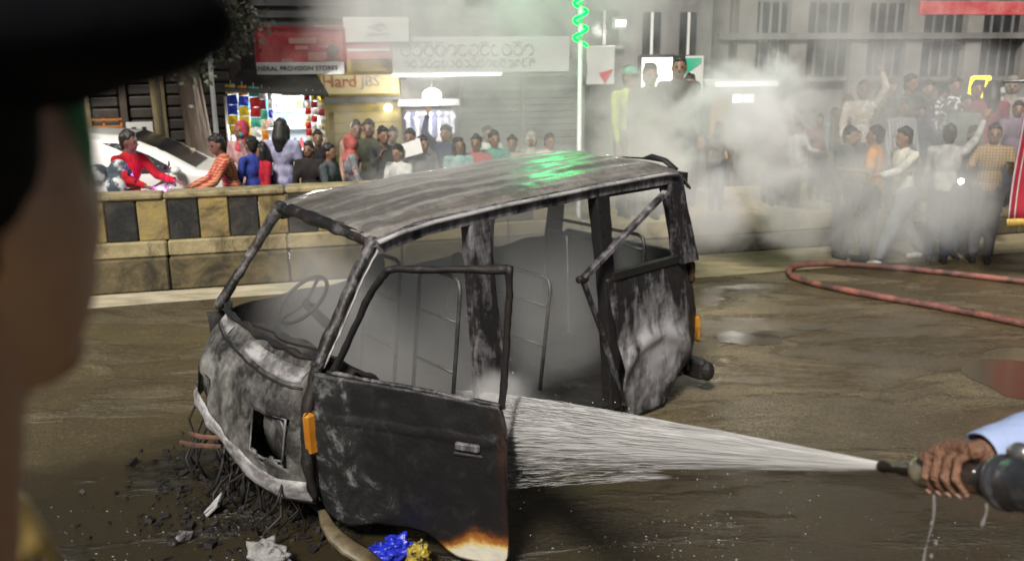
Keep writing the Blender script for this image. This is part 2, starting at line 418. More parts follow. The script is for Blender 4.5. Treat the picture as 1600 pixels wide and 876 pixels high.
# grey shops under the big pale sign board
r4, d0, d1 = building('grey_shop_row', 'grey shop row with roller shutters below a long pale signboard', 623, 915, P_grey, 6.2, 5.0, .0)
for pa, pb in ((718, 812), (818, 906)):
    s0, s1, z0, z1 = frect(pa, 150, pb, 260)
    for q in range(16):
        fpart('shutter_slat', P_shut, r4, s0, s1, .05+q*.125, .05+q*.125+.115, -.04+.012*(q % 2), -.003)
    fpart('shutter_box', pm('shutter_hood', (.14,.145,.14), (.1,.1,.1), 3), r4, s0-.05, s1+.05, 2.08, 2.38, -.16, -.004)
s0, s1, z0, z1 = frect(612, 113, 760, 122)
fpart('awning_edge', P_grey, r4, d0+.02, s1, z0, z0+.08, -.7, -.003)
for pa, pb in ((640, 700), (726, 780), (800, 850)):
    s0, s1, _, _ = frect(pa, 0, pb, 40); f_ = fpart('window', P_win, r4, s0, s1, 3.35, 4.3, -.02, .02)
    for q in range(3):
        fpart('frame', P_grey, f_, 0, 0, 0, 0, 0, 0) if False else None
# lit clothes shop inside the row
s0, s1, z0, z1 = frect(628, 165, 708, 290)
fpart('shop_opening', pm('dark_shop_interior', (.05,.05,.055), (.03,.03,.035), 3), r4, s0, s1, .0, z1, -.03, -.002)
fpart('shop_lintel', pm('grey_lintel', (.4,.4,.4), (.3,.3,.3), 3), r4, s0-.1, s1+.1, z1, z1+.12, -.3, -.003)
g1 = empty('hanging_garments', FP((s0+s1)/2, -.35, 0), RD, 'row of blue and white garments hanging in the lit shop front', 'clothes')
gm = [cloth(c) for c in ((.5,.53,.68), (.16,.18,.33), (.7,.7,.74), (.24,.26,.42), (.55,.56,.6))]
bb = MB(); bb.beam((-(s1-s0)/2, 0, z1-.08), ((s1-s0)/2, 0, z1-.08), .02, .02); bb.build('rail', P_dkgrey, g1)
for q in range(11):
    x = -(s1-s0)/2+.07+q*(s1-s0-.14)/10; b = MB(); hh = random.uniform(.32, .6)
    b.prism([(-.05,0),(-.02,.03),(.02,.03),(.05,0),(.09,-.09),(.055,-.1),(.05,-hh),(-.05,-hh),(-.055,-.1),(-.09,-.09)], lambda a_, b_, t: (x+a_, t-.02, z1-.13+b_), .05)
    b.build('garment', gm[q % 5], g1)
p = FP(fac(668, 148)[0], -.5, fac(668, 148)[1])
w = empty('shop_lamp', p, RD, 'bright round white lamp over the clothes shop', 'lamp')
b = MB(); b.ell((0,0,0), (.17,.14,.13)); b.build('bulb', glow('shop_bulb_light', (1,.98,.92), 16), w, True)
b = MB(); b.lathe([(.02,.25),(.03,.12),(.09,.1),(.1,.09)]); b.build('holder', P_dkgrey, w)
lamp('shop_lamp_light', p+Vector((0,-.35,-.05)), 38)
p = FP(fac(605, 168)[0], -.15, fac(605, 168)[1])
w = empty('wall_bulb', p, RD, 'small round bulb on the wall left of the clothes shop', 'lamp')
b = MB(); b.ell((0,0,0), (.07,.07,.07)); b.build('bulb', G_white, w, True); b = MB(); b.lathe([(.05,.0),(.05,.03),(.02,.05)], R=Matrix.Rotation(pi/2,3,'X')); b.build('holder', P_dkgrey, w)

# sign boards
def board(name, label, px0, py0, px1, py1, t, m, th=.08, cat='signboard', frame=None):
    s0, s1, z0, z1 = frect(px0, py0, px1, py1, t); c = (s0+s1)/2
    r = empty(name, FP(c, t, (z0+z1)/2), RD, label, cat); hw, hh = (s1-s0)/2, (z1-z0)/2
    b = MB(); b.box((0, .045, 0), (2*hw, th, 2*hh), bev=.01); b.build('panel', m, r)
    if frame:
        for q in ((0,hh), (0,-hh)):
            b = MB(); b.beam((-hw,0,q[1]), (hw,0,q[1]), .06, .05); b.build('frame', frame, r)
        for q in (-hw, hw):
            b = MB(); b.beam((q,0.004,-hh), (q,0.004,hh), .06, .05, (1,0,0)); b.build('frame', frame, r)
    for q in (-hw*.6, hw*.6):
        b = MB(); b.beam((q,.09,-hh*.4), (q,.75 if t < -.2 else .3,-hh*.4), .04, .04); b.build('bracket', P_dkgrey, r)
    return r, hw, hh
rb, hw, hh = board('red_hoarding', 'red printed hoarding with pale blocks above the lit stall', 398, 44, 540, 112, -1.9, P_red, frame=pm('red_frame', (.42,.03,.045), (.3,.03,.04), 3))
b = MB()
pale = pm('hoarding_pale_print', (.68,.42,.36), (.6,.3,.27), 5)
for (x0, x1, y0, y1) in ((-.2,.28,.3,.55), (-.1,.12,.02,.2), (.3,.62,.1,.22), (.12,.45,-.5,-.1), (-.35,-.15,-.72,-.4)):
    b.box(((x0+x1)/2*hw*1.3, -.001, (y0+y1)/2*hh), ((x1-x0)*hw*1.3, .006, (y1-y0)*hh))
tag(b.build('print', pale, rb), kind='stuff')
b = MB(); b.ell((hw*.72,-.001,-.05*hh), (hw*.16,.006,hh*.34)); b.box((hw*.72,-.001,-.62*hh),(hw*.36,.006,hh*.45)); b.build('portrait_print', pm('portrait_print', (.16,.11,.12), (.3,.2,.18), 8), rb)
rb, hw, hh = board('white_name_strip', 'narrow white sign strip with small dark lettering under the red hoarding', 400, 98, 539, 116, -2.0, P_white)
lettering('GENERAL PROVISION STORES', pm('dark_letter', (.03,.03,.035), (.05,.05,.05), 4), rb, hh*1.05, (-hw*.16, -.004, 0))
rb, hw, hh = board('white_logo_board', 'square white signboard with a small grey emblem', 536, 27, 640, 66, -.3, P_white)
em = pm('grey_emblem', (.33,.34,.33), (.28,.28,.28), 4)
b = MB(); b.tube([(hw*.1+hh*.32*cos(a*.5)*1.5, -.003, hh*.25+hh*.26*sin(a*.5)) for a in range(11)], .022, 6); b.build('emblem', em, rb)
b = MB(); b.box((-hw*.02,-.003,hh*.2), (hw*.5,.012,.035)); b.box((hw*.05,-.003,-hh*.35), (hw*.7,.012,.03)); tag(b.build('emblem_lines', em, rb), kind='stuff')
rb, hw, hh = board('pink_sign', 'faded pink red sign band below the white emblem board', 540, 67, 612, 92, -.25, pm('pink_print', (.55,.16,.17), (.5,.24,.24), 2))
b = MB(); b.box((0,-.002,.1*hh),(hw*1.9,.01,.05)); b.build('stripe', P_white, rb)
rb, hw, hh = board('pale_signboard', 'long pale grey signboard with two rows of faint round letters', 612, 58, 890, 112, -.2, pm('pale_board', (.55,.56,.55), (.46,.47,.46), 1.6))
lt = MB(); rr = random.Random(3)
for row, (zz, sz, n_) in enumerate(((.3, .085, 12), (-.45, .05, 18))):
    for q in range(n_):
        x = -hw*.86+q*hw*1.5/n_; a0_ = rr.uniform(0, 6); sp = rr.uniform(3.4, 6.2)
        lt.tube([(x+sz*cos(a0_+sp*k/8), -.004, hh*zz+sz*1.15*sin(a0_+sp*k/8)) for k in range(9)], .02, 5)
        if rr.random() < .6: lt.tube([(x-sz, -.004, hh*zz+sz*1.5), (x+sz*.9, -.004, hh*zz+sz*1.6)], .014, 5)
tag(lt.build('lettering', em, rb), kind='stuff')
p = FP(fac(690, 116)[0], -.75, fac(690, 116)[1])
w = empty('tube_lamp', p, RD, 'long thin white tube lamp under the pale signboard', 'lamp')
b = MB(); b.tube([(-1.0,0,0),(.95,0,0)], .022, 8); b.build('tube', G_tube, w, True); b = MB(); b.box((0,.04,.03),(2.0,.05,.04)); b.build('batten', P_white, w)

# buildings right of the green light pole
r5, e0, e1 = building('corner_building', 'pale corner building with narrow dark windows behind the smoke', 916, 1112, P_grey, 6.5, 5.0, .6)
for pa, pb, ya, yb in ((1004, 1030, 44, 86), (1062, 1086, 44, 86), (920, 966, 42, 70)):
    s0, s1, z0, z1 = frect(pa, ya, pb, yb, .6)
    f_ = fpart('window', P_win, r5, s0, s1, z0, z1+.3, -.02, .04)
    b = MB(); b.box(((s0+s1)/2-e0, -.06, z0-.05), (s1-s0+.14, .14, .06)); b.build('sill', P_grey, f_)
    b = MB(); b.box(((s0+s1)/2-e0, -.035, (z0+z1)/2+.15), (.05, .025, z1-z0+.3)); b.build('frame', P_white, f_)
s0, s1, z0, z1 = frect(920, 130, 985, 250, .6)
for q in range(14): fpart('shutter_slat', P_shut, r5, s0, s1, .05+q*.13, .05+q*.13+.12, -.04+.012*(q % 2), -.003)
p = FP(fac(976, 36)[0], .25, fac(976, 36)[1])
w = empty('flood_lamp', p, RD, 'bright white flood lamp high on the pale corner building', 'lamp')
b = MB(); b.box((0,0,0),(.34,.08,.22),bev=.02); b.build('housing', P_dkgrey, w); b = MB(); b.box((0,-.045,0),(.19,.012,.1)); b.build('lens', glow('flood_light', (1,.97,.9), 8), w)
b = MB(); b.beam((0,.03,0),(0,.34,0),.04,.04); b.build('bracket', P_dkgrey, w)
lamp('flood_lamp_light', p+Vector((0,-.3,-.1)), 22)
rb, hw, hh = board('banded_sign', 'small pale sign with a red corner beside the green pole', 918, 72, 960, 132, -.1, P_white)
b = MB(); b.add([(-hw*.2,-.003,-hh*.4),(hw*.9,-.003,-hh*.2),(hw*.3,-.003,-hh*.95)], [(0,1,2)]); b.build('red_mark', P_red, rb)
rb, hw, hh = board('white_lit_board', 'glowing white board behind two dark heads in the smoke', 1000, 88, 1052, 140, -3.2, glow('lit_panel', (1,1,.97), 1.6), frame=P_dkgrey)
rb, hw, hh = board('green_white_board', 'white board with a green triangle beside the glowing white board', 1056, 88, 1098, 150, -3.2, P_white)
b = MB(); b.add([(-hw*.85,-.003,hh*.9),(hw*.8,-.003,hh*.9),(hw*.8,-.003,hh*.65),(-hw*.7,-.003,-hh*.1)], [(0,1,2,3)]); b.build('green_mark', pm('green_print', (.03,.5,.3), (.03,.42,.26), 3), rb)
# kiosk
s0, s1, z0, z1 = frect(1112, 133, 1196, 300, -3.0); c = (s0+s1)/2; hw = (s1-s0)/2
kz = z1
r = empty('kiosk', FP(c, -3, 0), RD, 'small lit kiosk with an orange door panel and white tube along its roof', 'kiosk')
def kbox(name, m, x0, x1, y0, y1, za, zb, par=None): b = MB(); b.box(((x0+x1)/2,(y0+y1)/2,(za+zb)/2),(x1-x0,y1-y0,zb-za),bev=.008); return b.build(name, m, par or r)
kbox('back_wall', P_grey, -hw, hw, .8, .86, 0, kz); kbox('side_wall', P_grey, -hw-.06, -hw, 0, .86, 0, kz); kbox('side_wall', P_grey, hw, hw+.06, 0, .86, 0, kz)
kbox('roof', P_white, -hw-.1, hw+.1, -.15, .95, kz, kz+.07); kbox('counter', P_wood, -hw*.2, hw, -.12, .35, .85, .92); kbox('front_panel', P_grey, -hw*.2, hw-.004, 0, .04, 0, .85)
kbox('door_panel', pm('orange_panel', (.6,.33,.17), (.5,.26,.13), 3), -hw+.01, -hw*.3, -.02, .03, .75, kz-.08)
b = MB(); b.tube([(-hw,-.17,kz+.01),(hw,-.17,kz+.01)], .035); b.build('tube', G_tube, r, True)
for x in (.2, .62): kbox('lamp_panel', glow('kiosk_lamp', (1,1,1), 4), hw*x-.07, hw*x+.12, .4, .44, kz-.32, kz-.18)
lamp('kiosk_light', FP(c+.2, -2.8, kz-.35), 22)
# long grey facade on the right
r6, f0, f1 = building('long_facade', 'tall grey building with pilasters and dark upper openings on the right', 1113, 1720, P_grey, 7.5, 6.0, 2.2)
for px in (1118, 1160, 1240, 1335, 1420, 1512, 1600, 1690):
    s0, _ = fac(px, 60, 2.2); fpart('pilaster', pm('pilaster_plaster', (.25,.24,.225), (.18,.175,.165), 2), r6, s0-.22, s0+.22, 0, 6.8, -.22, -.003)
for k, (pa, pb) in enumerate(((1172,1226), (1256,1320), (1352,1405), (1440,1496), (1530,1586))):
    s0, s1, z0, z1 = frect(pa, 40, pb, 118, 2.2)
    f_ = fpart('window', P_win, r6, s0, s1, z0, z1+.5, -.03, .03)
    for q in range(3):
        x = s0+(s1-s0)*(q+1)/4-f0; b = MB(); b.box((x,-.045,(z0+z1)/2+.25),(.06,.03,z1-z0+.5)); b.build('frame', P_grey, f_)
    fpart('sill', P_grey, r6, s0-.1, s1+.1, z0-.12, z0-.02, -.16, -.004)
for zz in (2.75, 4.4): fpart('string_course', P_grey, r6, f0+.01, f1-.01, zz, zz+.14, -.3, -.006)
rb, hw, hh = board('pink_red_hoarding', 'faded red banner hoarding along the top right of the facade', 1440, 2, 1610, 24, .4, P_red)
# ---- green spiral light pole
_d = ray(905, 240); _k = ((WP(0,.2)-Vector((0,0,CH))).dot(E2))/_d.dot(E2); _p = Vector((0,0,CH))+_d*_k; st = wst(_p)
pb = WP(st[0], .2, MEDZ if st[0] > SEND else 1.06)
pole = empty('light_pole', pb, 0, 'slim pale pole with a green light spiral wound round its top', 'light pole')
ph = 4.6-pb.z
b = MB(); b.lathe([(.09,0),(.09,.02),(.03,.05),(.026,ph)], seg=12); b.build('pole', pm('pale_pole', (.7,.71,.7), (.55,.56,.55), 6, .4, .2), pole, True)
z_lo = at(905, 72, pb.y).z-pb.z
b = MB(); L_ = []
for k in range(150): a = k*.42; L_.append((.075*cos(a), .075*sin(a), z_lo+(ph-.1-z_lo)*k/149))
b.tube(L_, .02, 6); b.build('light_spiral', glow('green_led', (.0,1,.07), 1.9), pole, True)
lamp('green_led_light', pb+Vector((-.25,-.25,(z_lo+ph)/2)), 20, (.03,1,.3), .3)

# ---- poles and tree at the left
def simple_pole(px, py_top, Y, r, m, label, lean=0.0):
    q = at(px, 300, Y); b = MB(); top = at(px, py_top, Y).z
    b.tube([(0,0,0),(lean*.5,0,top*.5),(lean,0,top)], [r*1.1,r,r*.9], 10); o = b.build('wooden_pole', m, None, True); o.location = (q.x, Y, 0); return tag(o, label, 'pole', 'poles by the tree')
bam = pm('bamboo', (.48,.39,.21), (.34,.27,.14), 6, .6, stretch=(1,1,.3))
simple_pole(262, -30, 13.2, .05, bam, 'pale bamboo pole leaning behind the white car', -.1)
simple_pole(269, 100, 13.3, .035, bam, 'thinner shorter bamboo pole close beside the leaning one')
simple_pole(346, -20, 13.0, .035, pm('grey_pipe', (.42,.42,.42), (.3,.3,.3), 5, .5), 'thin grey pole just right of the tree trunk')
simple_pole(152, 60, 13.8, .04, bam, 'short bamboo pole above the roof of the white car')
def tree(px, Y, label):
    q = at(px, 300, Y); rt = empty('tree', (q.x, Y, 0), 0, label, 'tree'); rr = random.Random(5)
    bark = pm('bark', (.2,.15,.115), (.09,.068,.05), 7, .9, 0, .9, 14, (1,1,.25))
    b = MB(); H = 3.3
    b.tube([(.05,0,0),(.02,0,.3),(-.02,.02,1.3),(-.12,.02,2.2),(-.2,0,H)], [.27,.2,.17,.16,.13], 12)
    for k in range(5):
        a = k*1.26; b.tube([(.05+.1*cos(a),.1*sin(a),0),(.0+.15*cos(a),.15*sin(a),.8),(-.1+.12*cos(a),.1*sin(a),2.2)], [.1,.06,.05], 7)
    limbs = []
    for k in range(9):
        a = rr.uniform(0, 2*pi); L = rr.uniform(1.0, 1.9); e = (-.2+L*cos(a), L*sin(a)*.8, H+rr.uniform(.0, 1.6))
        b.tube([(-.15,0,rr.uniform(2.2, H)), (-.2+.4*L*cos(a), .4*L*sin(a)*.8, H+.2), e], [.09,.06,.025], 7); limbs.append(Vector(e))
    b.build('trunk', bark, rt, True)
    leafm = [pm('leaf_%s' % s_, c, c2, 8, .6, 0, 0) for s_, c, c2 in (('mid', (.10,.115,.07), (.07,.085,.05)), ('pale', (.17,.18,.13), (.12,.13,.09)), ('dark', (.045,.055,.032), (.03,.04,.02)))]
    lv = MB()
    def leaf(c, sz):
        d = Vector((rr.gauss(0,1), rr.gauss(0,1), rr.gauss(0,.6)-.5)).normalized(); u = d.orthogonal().normalized(); u = (Matrix.Rotation(rr.uniform(0, 6.28), 3, d) @ u)
        lv.cm = rr.choice((0,0,1,2)); w_ = sz*.32
        lv.add([c, c+d*sz*.5+u*w_, c+d*sz, c+d*sz*.5-u*w_], [(0,1,2,3)])
    cl = []
    for l_ in limbs:
        for k in range(13): cl.append(l_+Vector((rr.gauss(0,.5), rr.gauss(0,.45), rr.gauss(0,.42))))
    for k in range(60): cl.append(Vector((rr.uniform(-1.4,1.7), rr.gauss(0,.6), rr.uniform(2.35,4.9))))
    cl = [c for c in cl if not (c.x > 1.0 and c.z < 3.7) and not (c.x > .65 and c.z < 2.45)]
    for c in cl:
        n_ = rr.randint(55, 100)
        for k in range(n_):
            leaf(c+Vector((rr.gauss(0,.17), rr.gauss(0,.17), rr.gauss(0,.15))), rr.uniform(.07,.13))
    tag(lv.build('crown', leafm, rt), kind='stuff'); return rt
tree(322, 13.4, 'street tree with a ridged brown trunk and grey green crown at the left')
# ================================================================== BURNT VAN
VYAW, VP = .695, .028
van = empty('burnt_van', (-1.18, 4.158, -1.2*VP), 0, 'burnt out van shell with its front door swung open in the wet road', 'van')
van.rotation_euler = (0, -VP, VYAW)
VM = Matrix.Translation(van.location) @ Euler((0, -VP, VYAW)).to_matrix().to_4x4()
def V2W(u, v, z): return VM @ Vector((u, v, z))
VI = VM.inverted()
def onv(px, py, v):
    """van coordinates of a picture point lying on the lengthwise plane v"""
    o = VI @ Vector((0,0,CH)); d = VI.to_3x3() @ ray(px, py); return o+d*((v-o.y)/d.y)
def onu(px, py, u):
    o = VI @ Vector((0,0,CH)); d = VI.to_3x3() @ ray(px, py); return o+d*((u-o.x)/d.x)
C_roof = char('burnt_roof', .62, 2.4, (.16,2.6,1), (.30,.285,.26), (.08,.28), (.055,.05,.045), .25, lo=.16)
C_blk = char('soot_black', .12, 5, (1,1,1), (.2,.2,.2), (.4,.8))
C_pil = char('burnt_pillar', .5, 5, (2.2,2.2,.5), (.30,.29,.31), (.35,.7), (.014,.013,.014), .2)
C_ash = char('ashen_panel', .60, 3.2, (2.6,1,.7), (.36,.355,.37), (.4,.75), (.014,.013,.014), .15, rot=(0,radians(-42),0), patch=(2.85,0,.38,.6))
C_nose = char('burnt_nose', .52, 3.6, (1,.8,.6), (.27,.27,.255), (.35,.7), (.022,.021,.02), .3)
C_pale = char('ash_white_trim', .8, 5, (1,1,1), (.42,.41,.415), (.4,.7), (.03,.03,.03), .1)
C_frame = char('burnt_frame', .36, 9, (1,1,1), (.26,.25,.25), (.3,.7), (.012,.011,.011), .5)
C_bump = char('ashen_bumper', .72, 4, (1,1,2.5), (.40,.39,.395), (.4,.7), (.02,.02,.02), .2, lo=.1)
C_int = char('burnt_interior', .3, 4, (1,1,1), (.13,.13,.12), (.6,.9))
C_tube = pm('burnt_tube', (.035,.034,.033), (.1,.1,.095), 14, .5, .3)
M_amber = pm('amber_lens', (.55,.26,.03), (.35,.13,.01), 4, .3)
nz = lambda p, s, a: mnoise.noise(Vector(p)*s)*a
def tubep(name, pts, r_, m, seg=10, par=None, flat=.8, jit=.16):
    # a pressed-steel section: flattened, dented, its scale swelling and peeling
    pts = [Vector(p) for p in pts]; r_ = list(r_) if hasattr(r_, '__len__') else [r_]*len(pts); P = []; Rr = []
    for i in range(len(pts)-1):
        for k in range(7):
            t = k/7; q_ = pts[i].lerp(pts[i+1], t); P.append(q_+Vector((nz(q_,8,.006), nz(q_+Vector((3,1,0)),8,.006), nz(q_+Vector((0,5,1)),8,.006)))); Rr.append((r_[i]+(r_[i+1]-r_[i])*t)*(1+jit*nz(q_,13,2)))
    P.append(pts[-1]); Rr.append(r_[-1])
    b = MB(); b.tube(P, Rr, seg, flat=flat); b.v = [tuple(Vector(q_)+Vector((nz(q_,30,.004),nz(Vector(q_)+Vector((1,2,3)),30,.004),nz(Vector(q_)+Vector((4,0,3)),30,.004)))) for q_ in b.v]
    return b.build(name, m, par or van, True)

# roof skin
def roofz(u):
    P = ((.68,1.575),(.8,1.605),(1.0,1.632),(1.5,1.655),(2.5,1.672),(3.05,1.672),(3.2,1.635),(3.27,1.56))
    for (a, za), (b, zb) in zip(P, P[1:]):
        if u <= b: k = (u-a)/(b-a); return za+(zb-za)*k
    return P[-1][1]
def rooff(a, b):
    u = .68+2.59*a; v = .055+1.205*b; w_ = (b-.5)*2
    z = roofz(u)+.045*(1-abs(w_)**3.5)-.018+.035*b
    if b < .04 or b > .96: z -= .03
    z += nz((u,v,0), 3.2, .012)+nz((u,v,4), 9, .004)-.028*math.exp(-((u-.92)/.2)**2-((v-.36)/.22)**2)
    z += .006*sin(v*2*pi/.2)*(1 if 1.0 < u < 3.0 else 0)
    uu = u+(.03*sin(b*pi) if a < .04 else 0)
    return (u-(.035*sin(b*pi) if a < .05 else 0), v, z)
r = MB(); r.grid(rooff, 70, 36); r.build('roof', C_roof, van, True, solid=.012)
# roof rails and drip gutter
b = MB()
for (u0, u1) in ((.70,1.0),(1.0,1.5),(1.5,2.5),(2.5,3.08)): b.beam((u0,.075,roofz(u0)-.055), (u1,.075,roofz(u1)-.055), .06, .075)
b.build('roof_rail', C_pil, van)
b = MB(); b.tube([(u,.035,roofz(u)-.028+nz((u,0,0),5,.006)) for u in [.70+.12*k for k in range(21)]], .014, 6); b.build('drip_gutter', C_pale, van, True)
b = MB()
for (u0, u1) in ((.72,1.5),(1.5,2.5),(2.5,3.1)): b.beam((u0,1.235,roofz(u0)-.03), (u1,1.235,roofz(u1)-.03), .06, .075)
b.build('roof_rail', C_blk, van)
tubep('windscreen_header', [(.70,.09,1.55),(.672,.3,1.578),(.66,.6,1.60),(.672,.95,1.615),(.715,1.2,1.61)], .042, C_frame)
b = MB(); b.beam((3.23,.08,1.58),(3.23,1.26,1.62),.07,.08); b.build('rear_header', C_blk, van)
# black peeled seal curling off the rear roof edge
q = [onu(px, py, 3.2) for px, py in ((968,246),(1000,248),(1014,246),(1034,251),(1052,266))]
b = MB(); b.tube([(x.x+.03, max(.03,x.y), x.z) for x in q], [.008,.012,.04,.03,.025], 7, flat=.6); b.build('peeled_seal', C_blk, van, True)
# pillars
def pillar(name, pts, w, d, m, dents=.006):
    b = MB(); P = []
    n = 7
    for i in range(len(pts)-1):
        for k in range(n):
            t = k/n; p_ = Vector(pts[i]).lerp(Vector(pts[i+1]), t); P.append((p_, w[i]+(w[i+1]-w[i])*t))
    P.append((Vector(pts[-1]), w[-1]))
    V = []; F = []
    for p_, ww in P:
        x = nz(p_, 11, dents)
        for du, dv_ in ((-.5,-.42),(-.38,-.5),(.38,-.5),(.5,-.42),(.5,.5),(-.5,.5)): V.append((p_.x+du*ww+x, p_.y+dv_*d+nz(p_+Vector((du,dv_,0)), 9, dents), p_.z))
    m6 = len(P)
    for i in range(m6-1):
        for k in range(6): F.append((i*6+k, i*6+(k+1)%6, (i+1)*6+(k+1)%6, (i+1)*6+k))
    F += [tuple(reversed(range(6))), tuple((m6-1)*6+k for k in range(6))]
    return b.add(V, F).build(name, m, van)
tubep('windscreen_pillar', [(.285,.05,.965),(.42,.062,1.16),(.57,.08,1.38),(.70,.09,1.56)], [.040,.034,.034,.042], C_frame)
tubep('pillar_edge', [(.312,.02,.965),(.46,.04,1.16),(.61,.055,1.38),(.73,.06,1.54)], [.009,.008,.008,.008], C_pale)
tubep('windscreen_pillar', [(.29,1.33,1.0),(.42,1.3,1.18),(.57,1.25,1.4),(.72,1.2,1.61)], [.042,.038,.038,.048], C_frame)
pillar('centre_pillar', [(1.385,.09,1.60),(1.39,.06,1.05),(1.40,.03,.75),(1.41,.03,.12)], [.155,.165,.2,.22], .09, C_pil)
pillar('rear_door_pillar', [(2.385,.09,1.62),(2.42,.06,1.04),(2.44,.04,.5),(2.46,.04,.1)], [.13,.1,.1,.1], .08, C_blk)
pillar('corner_pillar', [(3.10,.10,1.615),(3.12,.075,1.45),(3.17,.05,1.2),(3.21,.035,1.0)], [.17,.15,.16,.2], .1, C_pil)
for u, zt in ((1.42,1.64),(2.4,1.66),(3.12,1.65)):
    pillar('far_pillar', [(u,1.24,zt),(u+.01,1.3,1.3),(u+.02,1.36,.95)], [.13,.12,.14], .07, C_int)
# rear quarter panel with its wheel bulge
def lerp_prof(P, x):
    for (a, va), (b_, vb) in zip(P, P[1:]):
        if x <= b_: return va+(vb-va)*(x-a)/(b_-a) if b_ > a else va
    return P[-1][1]
LFT = ((-.03,2.60),(.1,2.545),(.45,2.50),(.8,2.43),(1.03,2.38)); RGT = ((-.03,3.06),(.1,3.16),(.33,3.335),(.6,3.35),(.88,3.30),(1.03,3.255))
def quarter(a, b_):
    z = -.03+1.06*b_; l_, r_ = lerp_prof(LFT, z), lerp_prof(RGT, z); u = l_+(r_-l_)*a
    v = .02-.03*sin(pi*min(1, b_*1.05))+.10*max(0, a-.8)/.2*(1 if a > .8 else 0)*.6
    dd = sqrt((u-2.86)**2+(z-.12)**2); v -= .028*math.exp(-((dd-.42)/.05)**2)
    v += nz((u,1,z), 6, .010)+nz((u,5,z), 14, .004)
    return (u, v, z)
q = MB(); q.grid(quarter, 36, 40); q.build('quarter_panel', C_ash, van, True, solid=.012)
b = MB(); b.beam((2.44,.03,1.035),(3.2,.03,1.035),.05,.05); b.build('window_sill', C_blk, van)
b = MB(); b.beam((2.45,.075,1.585),(3.03,.085,1.575),.05,.05); b.build('window_header', C_blk, van)
# tail lamps, bumper, rear panel
def vb(name, c, d, m, bev=.01, par=None, R=None): b = MB(); b.box(c, d, R, bev); return b.build(name, m, par or van)
M_tl = pm('charred_amber_lens', (.45,.2,.02), (.03,.02,.015), 9, .35, lo=.42, hi=.55)
vb('tail_lamp', (3.295,.05,.90), (.05,.05,.16), M_tl, .015); vb('tail_lamp', (3.36,.035,.46), (.035,.05,.2), M_tl, .015)
b = MB(); b.beam((3.40,-.02,.13),(3.40,1.35,.13),.09,.15,bev=.02); b.ell((3.42,-.02,.12),(.06,.05,.075)); tag(b.build('rear_bumper', C_blk, van), kind='stuff')
vb('rear_panel', (3.32,.72,.55), (.03,1.3,.85), C_blk); vb('rear_panel_rail', (3.3,.72,1.0), (.05,1.3,.06), C_blk)
# far side wall below its windows
def farside(a, b_):
    u = .25+3.05*a; z = .05+.93*b_+.03*a; return (u, 1.39-.02*sin(pi*b_)+nz((u,3,z), 5, .014), z+(nz((u,0,0), 4, .03) if b_ > .9 else 0))
q = MB(); q.grid(farside, 40, 12); q.build('far_side_panel', C_int, van, True, solid=.012)
vb('floor_pan', (1.75,.71,.13), (3.0,1.3,.04), C_int); vb('sill', (1.75,.06,.10), (2.3,.09,.12), C_blk, .02)
# nose: bowed front panel with headlamp hole, cowl strip, bumper strip
def noseu(v, z):
    P = ((.2,.085),(.3,.045),(.45,.02),(.6,.035),(.75,.085),(.88,.165),(.97,.27))
    e_ = abs(v-.70)/.70
    return lerp_prof(P, z)+.16*e_**4.5
def zbot(v): return .24+.05*(v/.5) if v < .5 else (.29+.2*min(1,(v-.5)/.55))
def nosef(v, k):
    zb = zbot(v); z = zb+(.965+.05*v/1.4-zb)*k
    return Vector((noseu(v, min(z,.97))+nz((v,z,0), 6, .018)+nz((v,z,3), 16, .006), v, z))
HL = (.12,.40,.46,.70)
nv_, nk = 56, 40
V = [nosef(.01+1.37*i/nv_, j/nk) for j in range(nk+1) for i in range(nv_+1)]; F = []
for j in range(nk):
    for i in range(nv_):
        c = (V[j*(nv_+1)+i]+V[(j+1)*(nv_+1)+i+1])/2
        if HL[0] < c.y < HL[1] and HL[2]+.03*sin(c.y*40) < c.z < HL[3]: continue
        if .97 < c.y < 1.25 and .46 < c.z < .68: continue
        F.append((j*(nv_+1)+i, (j+1)*(nv_+1)+i, (j+1)*(nv_+1)+i+1, j*(nv_+1)+i+1))
b = MB(); b.add(V, F); b.build('front_panel', C_nose, van, True, solid=.012)
for v0 in (.26, 1.11):
    b = MB(); b.lathe([(.13,.0),(.135,-.02),(.11,-.045),(.05,-.06)], (.115,v0,.575), Matrix.Rotation(pi/2,3,'Y').inverted()); b.build('headlamp_bowl', C_nose, van, True)
    b = MB(); lo_ = .13; b.tube([(noseu(v0+dy,.58+dz)-.003+nz((dy,dz,v0),20,.01), v0+dy+nz((dz,dy,1),14,.02), .58+dz+nz((dy,dz,2),14,.025)) for dy, dz in ((-lo_,-.11),(-lo_,.11),(0,.125),(lo_,.11),(lo_,-.11),(0,-.12),(-lo_,-.11))], .008, 6); b.build('headlamp_rim', C_pil if v0 < 1 else C_blk, van, True)
b = MB(); b.grid(lambda a_, k_: nosef(.02+1.35*a_, (.0+.17*k_*(1+.18*nz((a_*5,1,2),1.3,1))))+Vector((-.014-.012*sin(pi*k_)+nz((a_*8,k_*2,0),1.5,.006),0,-.012*(1-k_))), 46, 5); b.build('bumper_strip', C_bump, van, True, solid=.008)
for va, vb_ in ((.12,.72),(1.0,1.27)):
    b = MB(); b.grid(lambda a_, k_: nosef(va+(vb_-va)*a_, .865+.085*k_)+Vector((-.010-.010*sin(pi*k_)+nz((a_*6,k_,va),1.6,.005),0,0)), 16, 4); b.build('cowl_strip', C_bump, van, True, solid=.006)
b = MB(); b.tube([nosef(.1+1.2*k/20, .83)+Vector((-.004,0,0)) for k in range(21)], .009, 5); b.build('panel_seam', C_blk, van, True)
